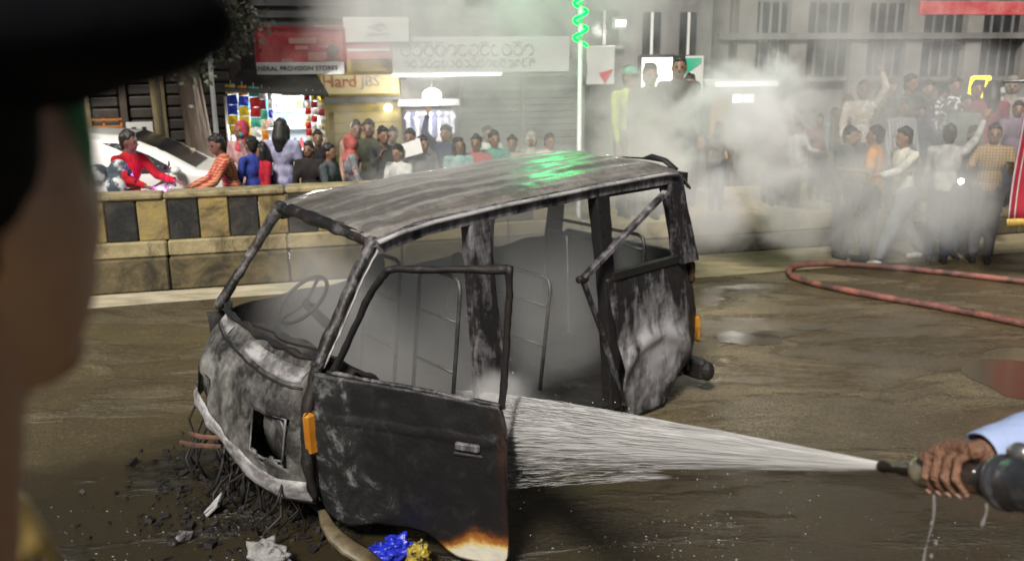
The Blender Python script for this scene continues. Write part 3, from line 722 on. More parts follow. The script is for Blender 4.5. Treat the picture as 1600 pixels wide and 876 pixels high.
b = MB(); b.tube([nosef(.04+1.3*k/20, .995)+Vector((.0,0,.012+.01*sin(k*1.7))) for k in range(21)], [.018+.007*sin(k*2.1) for k in range(21)], 6); b.build('windscreen_seal', C_blk, van, True)
b = MB(); b.tube([nosef(.1+.75*k/10, .99)+Vector((.05+.02*sin(k),0,.045-.003*k)) for k in range(11)], .007, 5); b.build('wiper_arm', C_blk, van, True)
vb('side_marker', (.20,.0,.64), (.075,.045,.24), M_amber, .02)
tubep('front_corner_post', [(.20,.03,.25),(.17,.02,.5),(.2,.025,.75),(.29,.045,.97)], [.03,.035,.035,.035], C_blk)
# inside: bulkhead, dash, steering wheel, seat frames
def dashf(a, b_):
    v = .06+1.26*a; t = b_*pi; u = .40+.15*(1-cos(t))*.5+.06; z = .70+.16*sin(t)+nz((v,b_*3,0), 5, .05)
    return (u-.12+.2*b_, v, z)
q = MB(); q.grid(dashf, 40, 10); q.build('dashboard', C_int, van, True, solid=.02)
vb('bulkhead', (.36,.7,.45), (.04,1.25,.6), C_int)
sw = onv(473, 468, 1.0)
b = MB(); R_ = Matrix.Rotation(radians(-38),3,'Y'); ring = [sw+R_ @ Vector((.185*cos(a*pi/14),.185*sin(a*pi/14),0)) for a in range(29)]
b.tube(ring, .0125, 7, caps=False); o = b.build('steering_wheel', C_blk, van, True)
b = MB(); b.tube([sw+R_ @ Vector((0,0,-.02)), sw+R_ @ Vector((-.0,0,-.35))], [.03,.035], 8); b.build('steering_column', C_blk, o, True)
for a in (0.2, pi-.2, -pi/2): b = MB(); b.tube([sw+R_ @ Vector((0,0,-.03)), sw+R_ @ Vector((.18*cos(a),.18*sin(a),0))], .011, 6); b.build('spoke', C_blk, o, True)
def hoop(u, v0, v1, z0, z1, lean=.1, bars=(.5,), name='seat_frame'):
    b = MB(); h_ = z1-z0; uu = lambda z: u+lean*(z-z0)/h_
    pts = [(uu(z0),v0,z0),(uu(z1-.07),v0,z1-.07),(uu(z1-.02),v0+.02,z1-.02),(uu(z1),v0+.07,z1),(uu(z1),v1-.07,z1),(uu(z1-.02),v1-.02,z1-.02),(uu(z1-.07),v1,z1-.07),(uu(z0),v1,z0)]
    b.tube(pts, .013, 7); o = b.build(name, C_tube, van, True)
    for k in bars: z = z0+h_*k; b = MB(); b.tube([(uu(z),v0,z),(uu(z),v1,z)], .01, 6); b.build('cross_bar', C_tube, o, True)
    return o
hoop(1.18, .14, .56, .35, 1.22, .12, (.35,.7)); hoop(1.18, .78, 1.2, .35, 1.22, .12, (.35,.7))
hoop(1.9, .15, 1.22, .35, 1.08, .12, (.4,.75))
hq = onu(1040, 372, 3.0); hoop(2.9, max(.2,hq.y), 1.22, .5, hq.z, .06, (.86,))
for v0 in (.12, .76):
    vb('seat_base', (.98,v0+.24,.34), (.42,.46,.05), C_int)
# broken sliding-door track hanging in the rear doorway
el = onv(910, 436, -.02); tp = onv(1040, 300, .03); bt = onv(976, 632, -.01); md = onv(938,512,-.015)
b = MB(); b.beam(tp, el, .035, .05, (0,1,0), .006); b.build('fallen_rail', C_pil, van)
b = MB(); b.beam(el, md, .03, .035, (0,1,0), .006); b.beam(md, bt, .03, .035, (0,1,0), .006); tag(b.build('fallen_rail', C_pil, van), kind='stuff')
b = MB(); b.box(el, (.09,.05,.04), None, .01); b.build('rail_bracket', C_blk, van)
# wheels: burnt rims
def rim(u, v, z, r_=.19):
    R_ = Matrix.Rotation(pi/2,3,'X'); b = MB()
    b.lathe([(.03,-.07),(r_*.55,-.06),(r_*.8,-.05),(r_*.86,-.09),(r_,-.09),(r_*.9,-.05),(r_*.86,.05),(r_,.09),(r_*.8,.09),(r_*.5,.06),(.03,.06)], (u,v,z), R_, 24); o = b.build('wheel', C_int, van, True)
    b = MB(); b.lathe([(r_+.02,-.07),(r_+.05,-.03),(r_+.045,.04),(r_+.015,.07)], (u,v,z-.012), R_, 24); b.build('burnt_tyre', C_blk, o, True)
rim(.62,.13,.22); rim(.62,1.28,.22); rim(2.88,.14,.16); rim(2.88,1.28,.16)
# hanging wires and melted parts under the nose
wr = random.Random(11); b = MB()
for k in range(46):
    v = wr.uniform(.05,1.35); u = wr.uniform(.05,.35); z = zbot(v)+wr.uniform(-.02,.12); P = [Vector((u,v,z))]
    for j in range(5): P.append(P[-1]+Vector((wr.gauss(-.015,.035), wr.gauss(0,.04), -z/5.6)))
    b.tube(P, wr.uniform(.004,.012), 5)
tag(b.build('hanging_wires', C_blk, van, True), kind='stuff')
b = MB()
for k in range(30):
    c = Vector((wr.uniform(.12,.5), wr.uniform(.1,1.3), wr.uniform(.12,.4))); s_ = wr.uniform(.03,.09)
    b.box(c, (s_*wr.uniform(.6,2), s_, s_*wr.uniform(.4,1)), Euler((wr.uniform(0,6),wr.uniform(0,6),wr.uniform(0,6))).to_matrix(), s_*.2)
tag(b.build('melted_parts', C_int, van), kind='stuff')

# ---- the open front door (local: L along the door from the hinge, z up)
DPH = radians(62)
D0 = Vector((.26, 0, 0)); DA = Vector((cos(DPH), -sin(DPH), 0)); DN = Vector((sin(DPH), cos(DPH), 0))    # DN points into the van side of the door
def DP(L, z, t=0.0): return D0+DA*L+DN*t+Vector((0,0,z))
def door_paint():
    m, n, l, p = nodes('burnt_door_paint')
    v = coords(n, l, 'Object'); sx = n.new('ShaderNodeSeparateXYZ'); l.new(v, sx.inputs[0])
    # distance along the door from the hinge, from van coordinates
    L = mth(n, l, 'MULTIPLY', mth(n, l, 'SUBTRACT', sx.outputs[0], .26), 1/cos(DPH))
    h = mth(n, l, 'ADD', sx.outputs[2], mth(n, l, 'MULTIPLY', mth(n, l, 'SUBTRACT', noise(n, l, v, 9, 7, .75), .5), .12))
    lowedge = mth(n, l, 'ADD', .045, mth(n, l, 'MULTIPLY', ramp(n, l, L, [(.5, 0.0), (.78, 1.0)]), .21))
    k = mth(n, l, 'MULTIPLY', mth(n, l, 'SUBTRACT', h, lowedge), 4.2)
    k = mth(n, l, 'ADD', k, .5)
    # a strip along the rear edge scorched brown only
    edge = ramp(n, l, L, [(.9, 0.0), (1.0, 1.0)])
    base = ramp(n, l, k, [(.08, (.78,.74,.62)), (.17, (.8,.66,.28)), (.3, (.42,.16,.03)), (.45, (.1,.035,.012)), (.62, (.014,.012,.011))])
    soot = char_color(n, l, v)
    f = ramp(n, l, k, [(.45, 0.0), (.7, 1.0)])
    c = mix(n, l, f, base, soot)
    c = mix(n, l, mth(n, l, 'MULTIPLY', edge, ramp(n, l, noise(n, l, v, 4, 4), [(.4, 0.0), (.7, .7)])), c, (.10,.035,.014))
    l.new(c, p.inputs['Base Color']); p.inputs['Roughness'].default_value = .42
    l.new(bump(n, l, noise(n, l, v, 18, 6, .7), .3), p.inputs['Normal']); return m
def char_color(n, l, v):
    a = noise(n, l, v, 7, 8, .72, .5); b_ = noise(n, l, v, 2.1, 3)
    sx = n.new('ShaderNodeSeparateXYZ'); l.new(v, sx.inputs[0])
    near = ramp(n, l, mth(n, l, 'ADD', sx.outputs[0], mth(n, l, 'MULTIPLY', b_, .25)), [(.42, .13), (.60, -.02)])   # flaked band beside the hinge
    s_ = mth(n, l, 'ADD', mth(n, l, 'ADD', mth(n, l, 'MULTIPLY', a, .8), mth(n, l, 'MULTIPLY', b_, .2)), near)
    return ramp(n, l, s_, [(.54, (.010,.0095,.010)), (.64, (.022,.022,.022)), (.70, (.12,.12,.12)), (.79, (.30,.30,.305))])
M_door = door_paint()
outl = [(.0,.96),(.0,.55),(-.01,.26),(.0,.19),(.05,.145),(.14,.12),(.23,.15),(.31,.175),(.40,.18),(.50,.185),(.60,.175),(.66,.14),(.71,.09),(.76,.06),(.86,.055),(1.0,.065),(1.03,.10),(1.045,.3),(1.05,.55),(1.045,.78),(1.02,.915),(.6,.94)]
# skin built as a bulged sheet following the outline
ztop = ((-.01,.965),(.0,.96),(.6,.94),(1.02,.915),(1.05,.8)); zlow = tuple((a, b_) for a, b_ in [(-.01,.24),(0,.19),(.05,.145),(.14,.12),(.23,.15),(.31,.175),(.40,.18),(.50,.185),(.60,.175),(.66,.14),(.71,.09),(.76,.06),(.86,.055),(1.0,.065),(1.03,.10),(1.05,.3)])
def doorf(a, b_):
    L = -.01+1.06*a; z0, z1 = lerp_prof(zlow, L), lerp_prof(ztop, L); z = z0+(z1-z0)*b_
    t = -.035*sin(pi*min(1,max(0,(z-.05)/.92)))-.012*(1 if abs(z-.735) < .012 else 0)+nz((L,z,0), 7, .008)+nz((L,z,2), 20, .002)
    return tuple(DP(L, z, t))
q = MB(); q.grid(doorf, 60, 40); door = q.build('door', M_door, van, True, solid=.03)
def dtube(name, P, r_, m, par=door): return tubep(name, [DP(*x) for x in P], r_, m, par=par, flat=.9, jit=.1)
dtube('window_frame', [(.10,.965,.0),(.20,1.13,.0),(.33,1.36,.0),(.42,1.49,0),(.455,1.525,.0),(.50,1.54,.0),(.8,1.555,.0),(1.075,1.575,.0)], [.022,.02,.02,.021,.022,.021,.02,.024], C_blk)
dtube('rear_window_post', [(1.085,1.59,0),(1.07,1.35,0),(1.045,1.1,0),(1.02,.90,0)], [.022,.018,.018,.02], C_blk)
dtube('window_ledge', [(.08,.975,-.012),(.4,.958,-.012),(.7,.94,-.012),(1.02,.92,-.012)], .012, C_pil)
b = MB(); b.box(DP(.86,.70,-.05), (.13,.03,.045), Matrix.Rotation(-DPH,3,'Z'), .01); b.build('door_handle', C_pil, door)
b = MB(); b.box(DP(.86,.655,-.042), (.16,.02,.02), Matrix.Rotation(-DPH,3,'Z'), .006); b.build('handle_plate', C_blk, door)
# ---- loose wreckage on the road
def W_(o, label, cat, group=None): return tag(o, label, cat, group)
cream = char('scorched_cream_paint', .62, 3, (1,1,1), (.20,.17,.10), (.4,.6), (.06,.04,.02), .5)
def ribbon(P, w_, m, name, th=.02):
    b = MB(); P = [Vector(p) for p in P]
    b.tube(P, w_, 8, flat=.35); return b.build(name, m, None, True)
P = [at(px, py, Y) for px, py, Y in ((503,797,4.05),(511,818,3.98),(525,838,3.92),(545,855,3.88),(568,868,3.85),(590,884,3.83))]
o = ribbon(P, [.02,.035,.045,.05,.05,.04], cream, 'fender_strip'); W_(o, 'curved scorched cream strip of fender hanging below the open door', 'car part')
def lump(name, px, py, sx, sy, sz, m, label, cat, seed, vox=.012, jag=.5, z=0.0):
    rr = random.Random(seed); p = gnd(px, py, z); b = MB()
    for k in range(3):
        c_ = Vector((rr.uniform(-.3,.3)*sx, rr.uniform(-.3,.3)*sy, (.35+rr.random()*.25)*sz)); f_ = MB(); f_.ell((0,0,0), (1,1,1), None, 26, 18)
        V_ = []
        for q in f_.v:
            q = Vector(q); d_ = 1+.5*(abs(nz(q+Vector((seed,k,0)), 1.9, 1))*2-.55)+.16*abs(nz(q+Vector((k,seed,3)), 4.0, 1))-.1
            V_.append(c_+Vector((q.x*sx*.55*d_, q.y*sy*.55*d_, q.z*sz*.55*d_)))
        b.add(V_, f_.f)
    o = b.build(name, m, None, True); o.location = p; remesh(o, .007, 1); return W_(o, label, cat)
lump('plastic_sheet', 606, 884, .16, .12, .14, pm('blue_plastic', (.015,.03,.5), (.01,.02,.3), 12, .35, bmp=.6, bscale=18), 'crumpled bright blue plastic sheet on the road under the open door', 'plastic', 4)
lump('foil_wrapper', 650, 884, .1, .09, .15, pm('gold_foil', (.42,.32,.06), (.015,.014,.012), 14, .35, .2, .8, 25, lo=.48, hi=.56), 'crumpled black and gold wrapper beside the blue plastic', 'wrapper', 9)
lump('rag', 424, 884, .16, .13, .13, pm('grey_rag', (.3,.3,.29), (.16,.16,.16), 14, .8, 0, .8, 30), 'crumpled pale grey rag lying before the nose of the van', 'rag', 13)
def shard(name, pts, m, label, cat='metal scrap', th=.01):
    b = MB(); P = [Vector(p) for p in pts]; n_ = (P[1]-P[0]).cross(P[2]-P[0]).normalized(); k = len(P)
    b.add(P+[p+n_*th for p in P], [tuple(range(k)), tuple(reversed(range(k, 2*k)))]+[(i, (i+1)%k, (i+1)%k+k, i+k) for i in range(k)]); return W_(b.build(name, m), label, cat)
shard('metal_shard', [gnd(318,800,.02), gnd(346,768,.10), gnd(338,790,.06), gnd(322,806,.02)], C_pale, 'bent pale grey shard of sheet metal in front of the van')
shard('metal_shard', [gnd(268,852,.01), gnd(280,828,.05), gnd(303,829,.05), gnd(296,843,.01)], C_pil, 'dull curled scrap of burnt panel left of the grey rag')
for k, (xa, ya, xb, yb, lb) in enumerate(((296,676,334,684,'upper of two rusty rods poking out left of the nose'),(282,690,332,697,'lower of two rusty rods poking out left of the nose'))):
    b = MB(); b.tube([gnd(xa,ya,.34), gnd((xa+xb)/2,(ya+yb)/2+2,.35), gnd(xb+14,yb,.36)], [.012,.016,.012], 6); o = b.build('rusty_rod', pm('rusty_iron', (.16,.08,.05), (.05,.03,.025), 9, .8)); o.parent = van; o.matrix_parent_inverse = VI; o['label'] = lb
# fallen ash and fragments round the nose
fr = random.Random(21); b = MB()
for k in range(620):
    a = fr.gauss(0,1); p = V2W(.12+fr.gauss(0,.28), .65+fr.gauss(0,.42), 0); s_ = fr.uniform(.006,.024)
    if fr.random() < .12: s_ *= 2
    b.box((p.x, p.y, s_*.3), (s_*fr.uniform(.6,2), s_, s_*fr.uniform(.3,.9)), Euler((fr.uniform(-.5,.5),fr.uniform(-.5,.5),fr.uniform(0,6))).to_matrix(), 0)
tag(b.build('burnt_debris', C_blk), kind='stuff')
# ================================================================== HOSE, NOZZLE, WATER
hm = pm('red_hose', (.27,.10,.08), (.06,.035,.028), 5, .5, 0, .5, 50, lo=.4, hi=.62)
pts = [gnd(*q, .035) for q in ((1720,452),(1640,444),(1560,435),(1480,426),(1400,418),(1330,413),(1280,412),(1250,414),(1234,420),(1236,430),(1262,440),(1310,451),(1380,464),(1460,478),(1530,491),(1600,506),(1700,525))]
def smooth_path(P, n=6):
    out = []
    for i in range(len(P)-1):
        p0, p1, p2, p3 = P[max(i-1,0)], P[i], P[i+1], P[min(i+2,len(P)-1)]
        for k in range(n):
            t = k/n; out.append(.5*((2*p1)+(p2-p0)*t+(2*p0-5*p1+4*p2-p3)*t*t+(3*p1-p0-3*p2+p3)*t**3))
    return out+[P[-1]]
b = MB(); b.tube(smooth_path(pts), .037, 10); tag(b.build('fire_hose', hm, None, True), 'dull red fire hose looped across the wet road at the right', 'hose')

NT = at(1378, 728, 1.5); NJ = at(752, 664, 5.1)
ND = (NT-NJ).normalized()                                # from the tip back along the barrel
NB = at(1562, 752, 1.245); AX = (NB-NT).normalized()     # the barrel itself as it is held
SD = AX.cross(Vector((0,0,1))).normalized(); UP = SD.cross(AX).normalized()   # SD points to the camera side or away
if SD.y > 0: SD = -SD
NR = Matrix((SD, UP, AX)).transposed()
if NR.determinant() < 0: NR = Matrix((-SD, UP, AX)).transposed()
NL = (NB-NT).length
nz_ = empty('hose_nozzle', NT, 0, 'brass and black fire hose nozzle gripped by the hand at the right edge', 'nozzle')
brass = pm('worn_brass', (.62,.55,.42), (.4,.34,.22), 12, .3, .75, .1); steel = pm('worn_steel', (.5,.5,.49), (.3,.3,.3), 10, .3, .85, .1)
blackr = pm('black_rubber', (.02,.02,.02), (.035,.035,.035), 20, .28, 0, .1, coat=.4)
def nl(name, prof, m, R=NR, off=Vector((0,0,0)), seg=28): b = MB(); b.lathe(prof, off, R, seg); return b.build(name, m, nz_, True)
nl('tip', [(.006,.0),(.0105,-.002),(.0115,.006),(.0095,.01),(.0092,.045),(.0115,.052),(.013,.094),(.016,.100)], pm('dark_brass', (.16,.13,.09), (.08,.07,.05), 12, .3, .85))
nl('collar', [(.016,.098),(.025,.103),(.028,.110),(.028,.121),(.023,.129),(.021,.139)], brass)
nl('barrel', [(.02,.136),(.019,.18),(.021,.2),(.024,.215),(.026,NL-.03),(.03,NL-.02),(.031,NL)], blackr)
nl('coupling', [(.031,NL),(.040,NL+.004),(.043,NL+.01),(.043,NL+.02),(.038,NL+.024),(.040,NL+.03),(.041,NL+.075),(.036,NL+.085),(.036,NL+.1)], pm('dark_steel', (.30,.30,.31), (.10,.10,.105), 7, .28, .85))
for k, a in enumerate((100, 235)):
    d = (SD*cos(radians(a))+UP*sin(radians(a))); c = AX*(NL+.04)+d*.046
    b = MB(); b.ell(c, (.016,.016,.022), NR); b.build('coupling_lug', steel, nz_, True)
nl('hose_end', [(.034,NL+.1),(.036,NL+.12),(.037,NL+.5)], hm)

# ---- the jet
wm, n, l, p = nodes('white_water'); p.inputs['Base Color'].default_value = (.95,.945,.93,1); p.inputs['Roughness'].default_value = .4
tl = n.new('ShaderNodeBsdfTranslucent'); tl.inputs[0].default_value = (.97,.96,.95,1); m1 = n.new('ShaderNodeMixShader'); m1.inputs[0].default_value = .2
l.new(p.outputs[0], m1.inputs[1]); l.new(tl.outputs[0], m1.inputs[2]); l.new(m1.outputs[0], n['Material Output'].inputs[0])
JL = (NJ-NT).length; JD = -ND
jx = JD.cross(Vector((0,0,1))).normalized(); jy = jx.cross(JD).normalized()
jet = empty('water_jet', NT, 0, 'white fan of water shooting from the nozzle into the burnt van', 'water jet')
jr = random.Random(31)
def jet_at(k, x, y):
    """k metres along, x,y in units of the cone radius; the top holds together and the underside frays and falls"""
    r_ = .0085+.0635*k
    drop = -.022*k*k*.15
    return JD*k+jx*x*r_*.32+jy*(y*r_*1.02+drop)
spray = MB()
def strand(k0, ln, x, y, w_):
    # a thin four-sided thread of water, thicker in its middle
    a, b_, c = jet_at(k0,x,y), jet_at(k0+ln*.5,x+jr.gauss(0,.015),y+jr.gauss(0,.015)), jet_at(k0+ln,x+jr.gauss(0,.03),y+jr.gauss(0,.03))
    u, v = jx*w_, jy*w_
    spray.add([a, b_+u, b_+v, b_-u, b_-v, c], [(0,1,2),(0,2,3),(0,3,4),(0,4,1),(5,2,1),(5,3,2),(5,4,3),(5,1,4)])
for q in range(22000):
    k0 = JL*jr.random()**.85; a = jr.uniform(0, 2*pi); rr = sqrt(jr.random())*.97
    x, y = rr*cos(a), rr*sin(a)
    if y < 0 and jr.random() < min(.82, .25*k0*(-y)*1.4): continue
    if y < -.1 and jr.random() < .6: continue
    strand(k0, jr.uniform(.10,.42)*(1+.5*k0), x, y, (.0006+.00042*k0)*jr.uniform(.4,1.5))
for q in range(700):    # ragged lower threads
    k0 = jr.uniform(1.0, JL); strand(k0, jr.uniform(.1,.5), jr.gauss(0,.5), -jr.uniform(.4,1.3), .0013*jr.uniform(.4,1.4))
tag(spray.build('water_threads', wm, jet), kind='stuff')
cm, n, l, p = nodes('white_water_sheet'); p.inputs['Base Color'].default_value = (.95,.945,.93,1); p.inputs['Roughness'].default_value = .4
tl = n.new('ShaderNodeBsdfTranslucent'); tl.inputs[0].default_value = (.97,.96,.95,1); m1 = n.new('ShaderNodeMixShader'); m1.inputs[0].default_value = .12
l.new(p.outputs[0], m1.inputs[1]); l.new(tl.outputs[0], m1.inputs[2])
tr = n.new('ShaderNodeBsdfTransparent'); m2 = n.new('ShaderNodeMixShader'); ax_ = n.new('ShaderNodeAttribute'); ax_.attribute_name = 'along'
uvn = n.new('ShaderNodeCombineXYZ'); sep = n.new('ShaderNodeSeparateXYZ'); l.new(ax_.outputs['Vector'], sep.inputs[0])
l.new(mth(n, l, 'MULTIPLY', sep.outputs[0], 1.6), uvn.inputs[0]); l.new(mth(n, l, 'MULTIPLY', sep.outputs[1], 9.0), uvn.inputs[1]); l.new(mth(n, l, 'MULTIPLY', sep.outputs[2], 9.0), uvn.inputs[2])
tear = mth(n, l, 'ADD', noise(n, l, uvn.outputs[0], 1.6, 6, .7), mth(n, l, 'SUBTRACT', .56, mth(n, l, 'MULTIPLY', sep.outputs[0], .125)))
tear = mth(n, l, 'ADD', tear, mth(n, l, 'MULTIPLY', mth(n, l, 'MULTIPLY', sep.outputs[2], .16), sep.outputs[0]))
l.new(ramp(n, l, tear, [(.44, 0.0), (.66, 1.0)]), m2.inputs[0]); l.new(tr.outputs[0], m2.inputs[1]); l.new(m1.outputs[0], m2.inputs[2]); l.new(m2.outputs[0], n['Material Output'].inputs[0])
for sc_, t0_, t1_, yo in ((.86, 0, 360, .03), (.55, 0, 360, .12)):
    core = MB(); AT = []
    def coref(a, b_):
        k = JL*b_; th = radians(t0_+(t1_-t0_)*a); r_ = sc_*(1+.10*mnoise.noise(Vector((cos(th)*2.5, sin(th)*2.5, k*2.2+sc_*9))))
        yy_ = r_*sin(th)*(1-.25*min(1,k/3))+yo
        AT.append((k, cos(th)*(1+sc_), yy_)); return tuple(jet_at(k, r_*cos(th), yy_))
    core.grid(coref, 40, 70); o = core.build('water_sheet', cm, jet, True)
    at_ = o.data.attributes.new('along', 'FLOAT_VECTOR', 'POINT'); at_.data.foreach_set('vector', [c for t in AT for c in t])
dr = MB()
for q in range(260):
    k0 = JL*jr.random()**.7; c = jet_at(k0, jr.gauss(0,.75), jr.gauss(.0,.75)); s_ = jr.uniform(.001,.003)*(.5+.25*k0)
    dr.add([c+Vector((0,0,s_)), c+Vector((s_,0,0)), c+Vector((0,s_,0)), c+Vector((-s_,0,0)), c+Vector((0,-s_,0)), c-Vector((0,0,s_))], [(0,1,2),(0,2,3),(0,3,4),(0,4,1),(5,2,1),(5,3,2),(5,4,3),(5,1,4)])
tag(dr.build('water_droplets', wm, jet), kind='stuff')
# mist in the jet: a closed cone of fine spray
def volmat(name, dens, color=(.9,.9,.9), aniso=.25):
    m = bpy.data.materials.new(name); m.use_nodes = True; nt = m.node_tree; n, l = nt.nodes, nt.links
    n.remove(n['Principled BSDF']); v = n.new('ShaderNodeVolumePrincipled'); l.new(v.outputs[0], n['Material Output'].inputs['Volume'])
    v.inputs['Color'].default_value = (*color, 1); v.inputs['Anisotropy'].default_value = aniso; v.inputs['Density'].default_value = dens
    return m, n, l, v
mm, _, _, _ = volmat('spray_mist', 8.0)
mm.node_tree.nodes['Principled Volume'].inputs['Color'].default_value = (.985,.985,.98,1); mm.node_tree.nodes['Principled Volume'].inputs['Anisotropy'].default_value = -.1; ms = MB(); prof = []
K = 26
Vv = []; Ff = []
for i in range(K+1):
    k = .02+(JL-.02)*i/K
    for j in range(20): a = 2*pi*j/20; Vv.append(jet_at(k, .9*cos(a), .9*sin(a) if sin(a) > 0 else (.85-.55*min(1,k/2.0))*sin(a)))
for i in range(K):
    for j in range(20): Ff.append((i*20+j, i*20+(j+1)%20, (i+1)*20+(j+1)%20, (i+1)*20+j))
Ff += [tuple(reversed(range(20))), tuple(K*20+j for j in range(20))]
ms.add(Vv, Ff); tag(ms.build('water_mist', mm, jet, True), kind='stuff')
# drips from the hand and the coupling
b = MB(); q0 = at(1459, 772, 1.31); P = [q0+Vector((.004*sin(k*.9), 0, -.022*k)) for k in range(24)]
b.tube(P, [.0017+.0008*sin(k*1.3)+.0005*sin(k*2.9) for k in range(24)], 6)
for k in range(14): c = q0+Vector((jr.gauss(0,.006),jr.gauss(0,.006),-.05-.03*k)); b.ell(c, (.003,.003,.0045), None, 6, 4)
clear = pm('dripping_water', (.9,.9,.9), (.85,.85,.85), 20, .03, 0, 0); clear.node_tree.nodes['Principled BSDF'].inputs['Transmission Weight'].default_value = .8; clear.node_tree.nodes['Principled BSDF'].inputs['IOR'].default_value = 1.33; tag(b.build('water_drips', clear, None, True), 'thin stream of water dripping from the hand on the nozzle', kind='stuff')
b = MB(); q0 = at(1541, 786, 1.22); b.tube([q0+Vector((.002*sin(k),0,-.008*k)) for k in range(6)], [.002,.002,.0015,.002,.0035,.001], 6); tag(b.build('water_drips', clear, None, True), 'short drip of water under the hose coupling', kind='stuff')

# ---- hand, arm and blue sleeve of the hose man
skin = pm('brown_skin', (.23,.12,.068), (.145,.072,.042), 26, .4, 0, .6, 130)
skin2 = pm('dark_brown_skin', (.25,.135,.085), (.19,.10,.062), 14, .5, 0, .2, 60)
nail = pm('fingernail', (.5,.32,.25), (.45,.28,.22), 14, .3, 0, 0)
blue = pm('light_blue_shirt', (.36,.45,.68), (.28,.36,.58), 5, .85, 0, .5, 14)
def NP(a, s_, u): return NT+AX*a+SD*s_+UP*u
hold = empty('person', (1.5, 1.75, .85), 0, 'hose man at the right edge, only his hand and light blue sleeve in view', 'person')
HI = Matrix.Translation((-1.5,-1.75,-.85))
hb = MB()
R0 = .0225                                              # barrel radius at the grip
wrist = at(1503, 718, 1.36); elbow = at(1745, 640, 1.42); shoulder = Vector((1.50, 1.62, 2.27))
knk = []
for i in range(4):                                      # four fingers wrapped over the barrel; i=0 index (towards the tip)
    a = .155+.0190*i; ln = (.93,1.0,.96,.80)[i]; rf = (.0080,.0083,.0080,.0071)[i]
    ang = [118-6*i*.3, 62, 4, -52-8*ln]                 # degrees round the barrel, 90 = top, 0 = camera side
    P = []
    for j, g_ in enumerate(ang):
        rad_ = R0+rf*(1.15 if j == 0 else .95)+(.004 if j in (0,1) else 0); t = radians(g_)
        P.append(NP(a+.004*j*(i-1.5)*.5+.002*j, rad_*cos(t), rad_*sin(t)))
    knk.append(P[0])
    hb.chain(P, [rf*1.12, rf*1.06, rf, rf*.88], 10); hb.ell(P[1], (rf*1.13,)*3, None, 10, 8); hb.ell(P[2], (rf*1.05,)*3, None, 10, 8)
pc = NP(.208, -.032, .033)
for i in range(4): hb.cap(knk[i], .0115, wrist.lerp(pc, .15*(1.5-abs(i-1.5))/1.5), .0165, 10)
hb.cap(knk[0], .0105, knk[3], .0095, 10)
# thumb leaves the side of the palm near the wrist and lies along the top of the barrel towards the tip
th = [NP(.226,-.012,.042), NP(.190,-.004,.048), NP(.160,.010,.040), NP(.142,.021,.030)]
hb.chain(th, [.0165,.0125,.0108,.0088], 10); hb.ell(th[2], (.0117,)*3, None, 10, 8)
hb.chain([wrist+(pc-wrist)*.4, wrist, wrist.lerp(elbow,.5), elbow], [.022,.0225,.032,.041], 14)
hb.chain([elbow, shoulder], [.043,.055], 12)
# the rest of him stands outside the picture
torso = Vector((1.62,1.66,0)); B_ = .85
hb.ell(torso+Vector((0,0,B_+1.28)), (.2,.15,.25), None, 14, 10); hb.ell(torso+Vector((0,0,B_+.98)), (.165,.13,.16), None, 14, 10)
hb.cap(torso+Vector((0,0,B_+1.45)), .06, torso+Vector((0,0,B_+1.56)), .055); hb.ell(torso+Vector((-.02,-.0,B_+1.64)), (.085,.075,.11), None, 14, 10)
hb.ell(torso+Vector((-.1,0,B_+1.62)), (.02,.015,.022)); hb.cap(torso+Vector((.05,-.2,B_+1.42)), .055, torso+Vector((.05,-.26,B_+1.15)), .045)
hb.cap(torso+Vector((.05,-.26,B_+1.15)), .042, torso+Vector((-.12,-.3,B_+.98)), .03); hb.ell(torso+Vector((-.17,-.3,B_+.97)), (.05,.02,.04))
for s_ in (-.09,.09): hb.chain([torso+Vector((.0,s_,B_+.9)), torso+Vector((0,s_,B_+.48)), torso+Vector((.02,s_,B_+.09))], [.085,.06,.045]); hb.ell(torso+Vector((-.05,s_,B_+.045)), (.12,.045,.045))
hb.cap(shoulder, .06, torso+Vector((0,0,B_+1.40)), .1)
o = hb.build('body', skin, hold, True); o.matrix_parent_inverse = HI; remesh(o, .0034, 2)
# nails
for i in range(4):
    a = .155+.0190*i; t = radians(-40); rr_ = R0+.0165
    b = MB(); b.ell(NP(a+.006+.004*(i-1.5), rr_*cos(t), rr_*sin(t)), (.0018,.0048,.0062), Matrix((SD*cos(t)+UP*sin(t), AX, SD*-sin(t)+UP*cos(t))).transposed(), 8, 6)
    o = b.build('fingernail', nail, hold, True); o.matrix_parent_inverse = HI
sl = MB()
cuff = wrist.lerp(elbow, .13)
SV = []
path = [cuff, wrist.lerp(elbow,.2), wrist.lerp(elbow,.4), wrist.lerp(elbow,.7), elbow, elbow.lerp(shoulder,.3), elbow.lerp(shoulder,.7), shoulder]
rad_ = [.034,.037,.043,.052,.062,.068,.075,.085]
pp = smooth_path(path, 7); rp = []
for i in range(len(path)-1):
    for k in range(7): rp.append(rad_[i]+(rad_[i+1]-rad_[i])*k/7)
rp.append(rad_[-1])
sl.tube(pp, rp, 40, caps=False)
sl.v = [tuple(Vector(q)+Vector(q).cross(Vector((.3,.4,.8))).normalized()*nz(Vector(q)*Vector((1,1,1)).x if False else Vector(q), 13, .012)+Vector((0,0,nz(Vector(q)+Vector((5,1,2)), 28, .006)))) for q in sl.v]
o = sl.build('sleeve', blue, hold, True, solid=.004); o.matrix_parent_inverse = HI
b = MB(); b.ell(torso+Vector((0,0,B_+1.27)), (.225,.175,.28), None, 16, 12); b.ell(torso+Vector((0,0,B_+1.0)), (.19,.15,.2), None, 16, 12); b.cap(shoulder, .085, torso+Vector((0,0,B_+1.40)), .12)
o = b.build('shirt', blue, hold, True); o.matrix_parent_inverse = HI; remesh(o, .015)
b = MB()
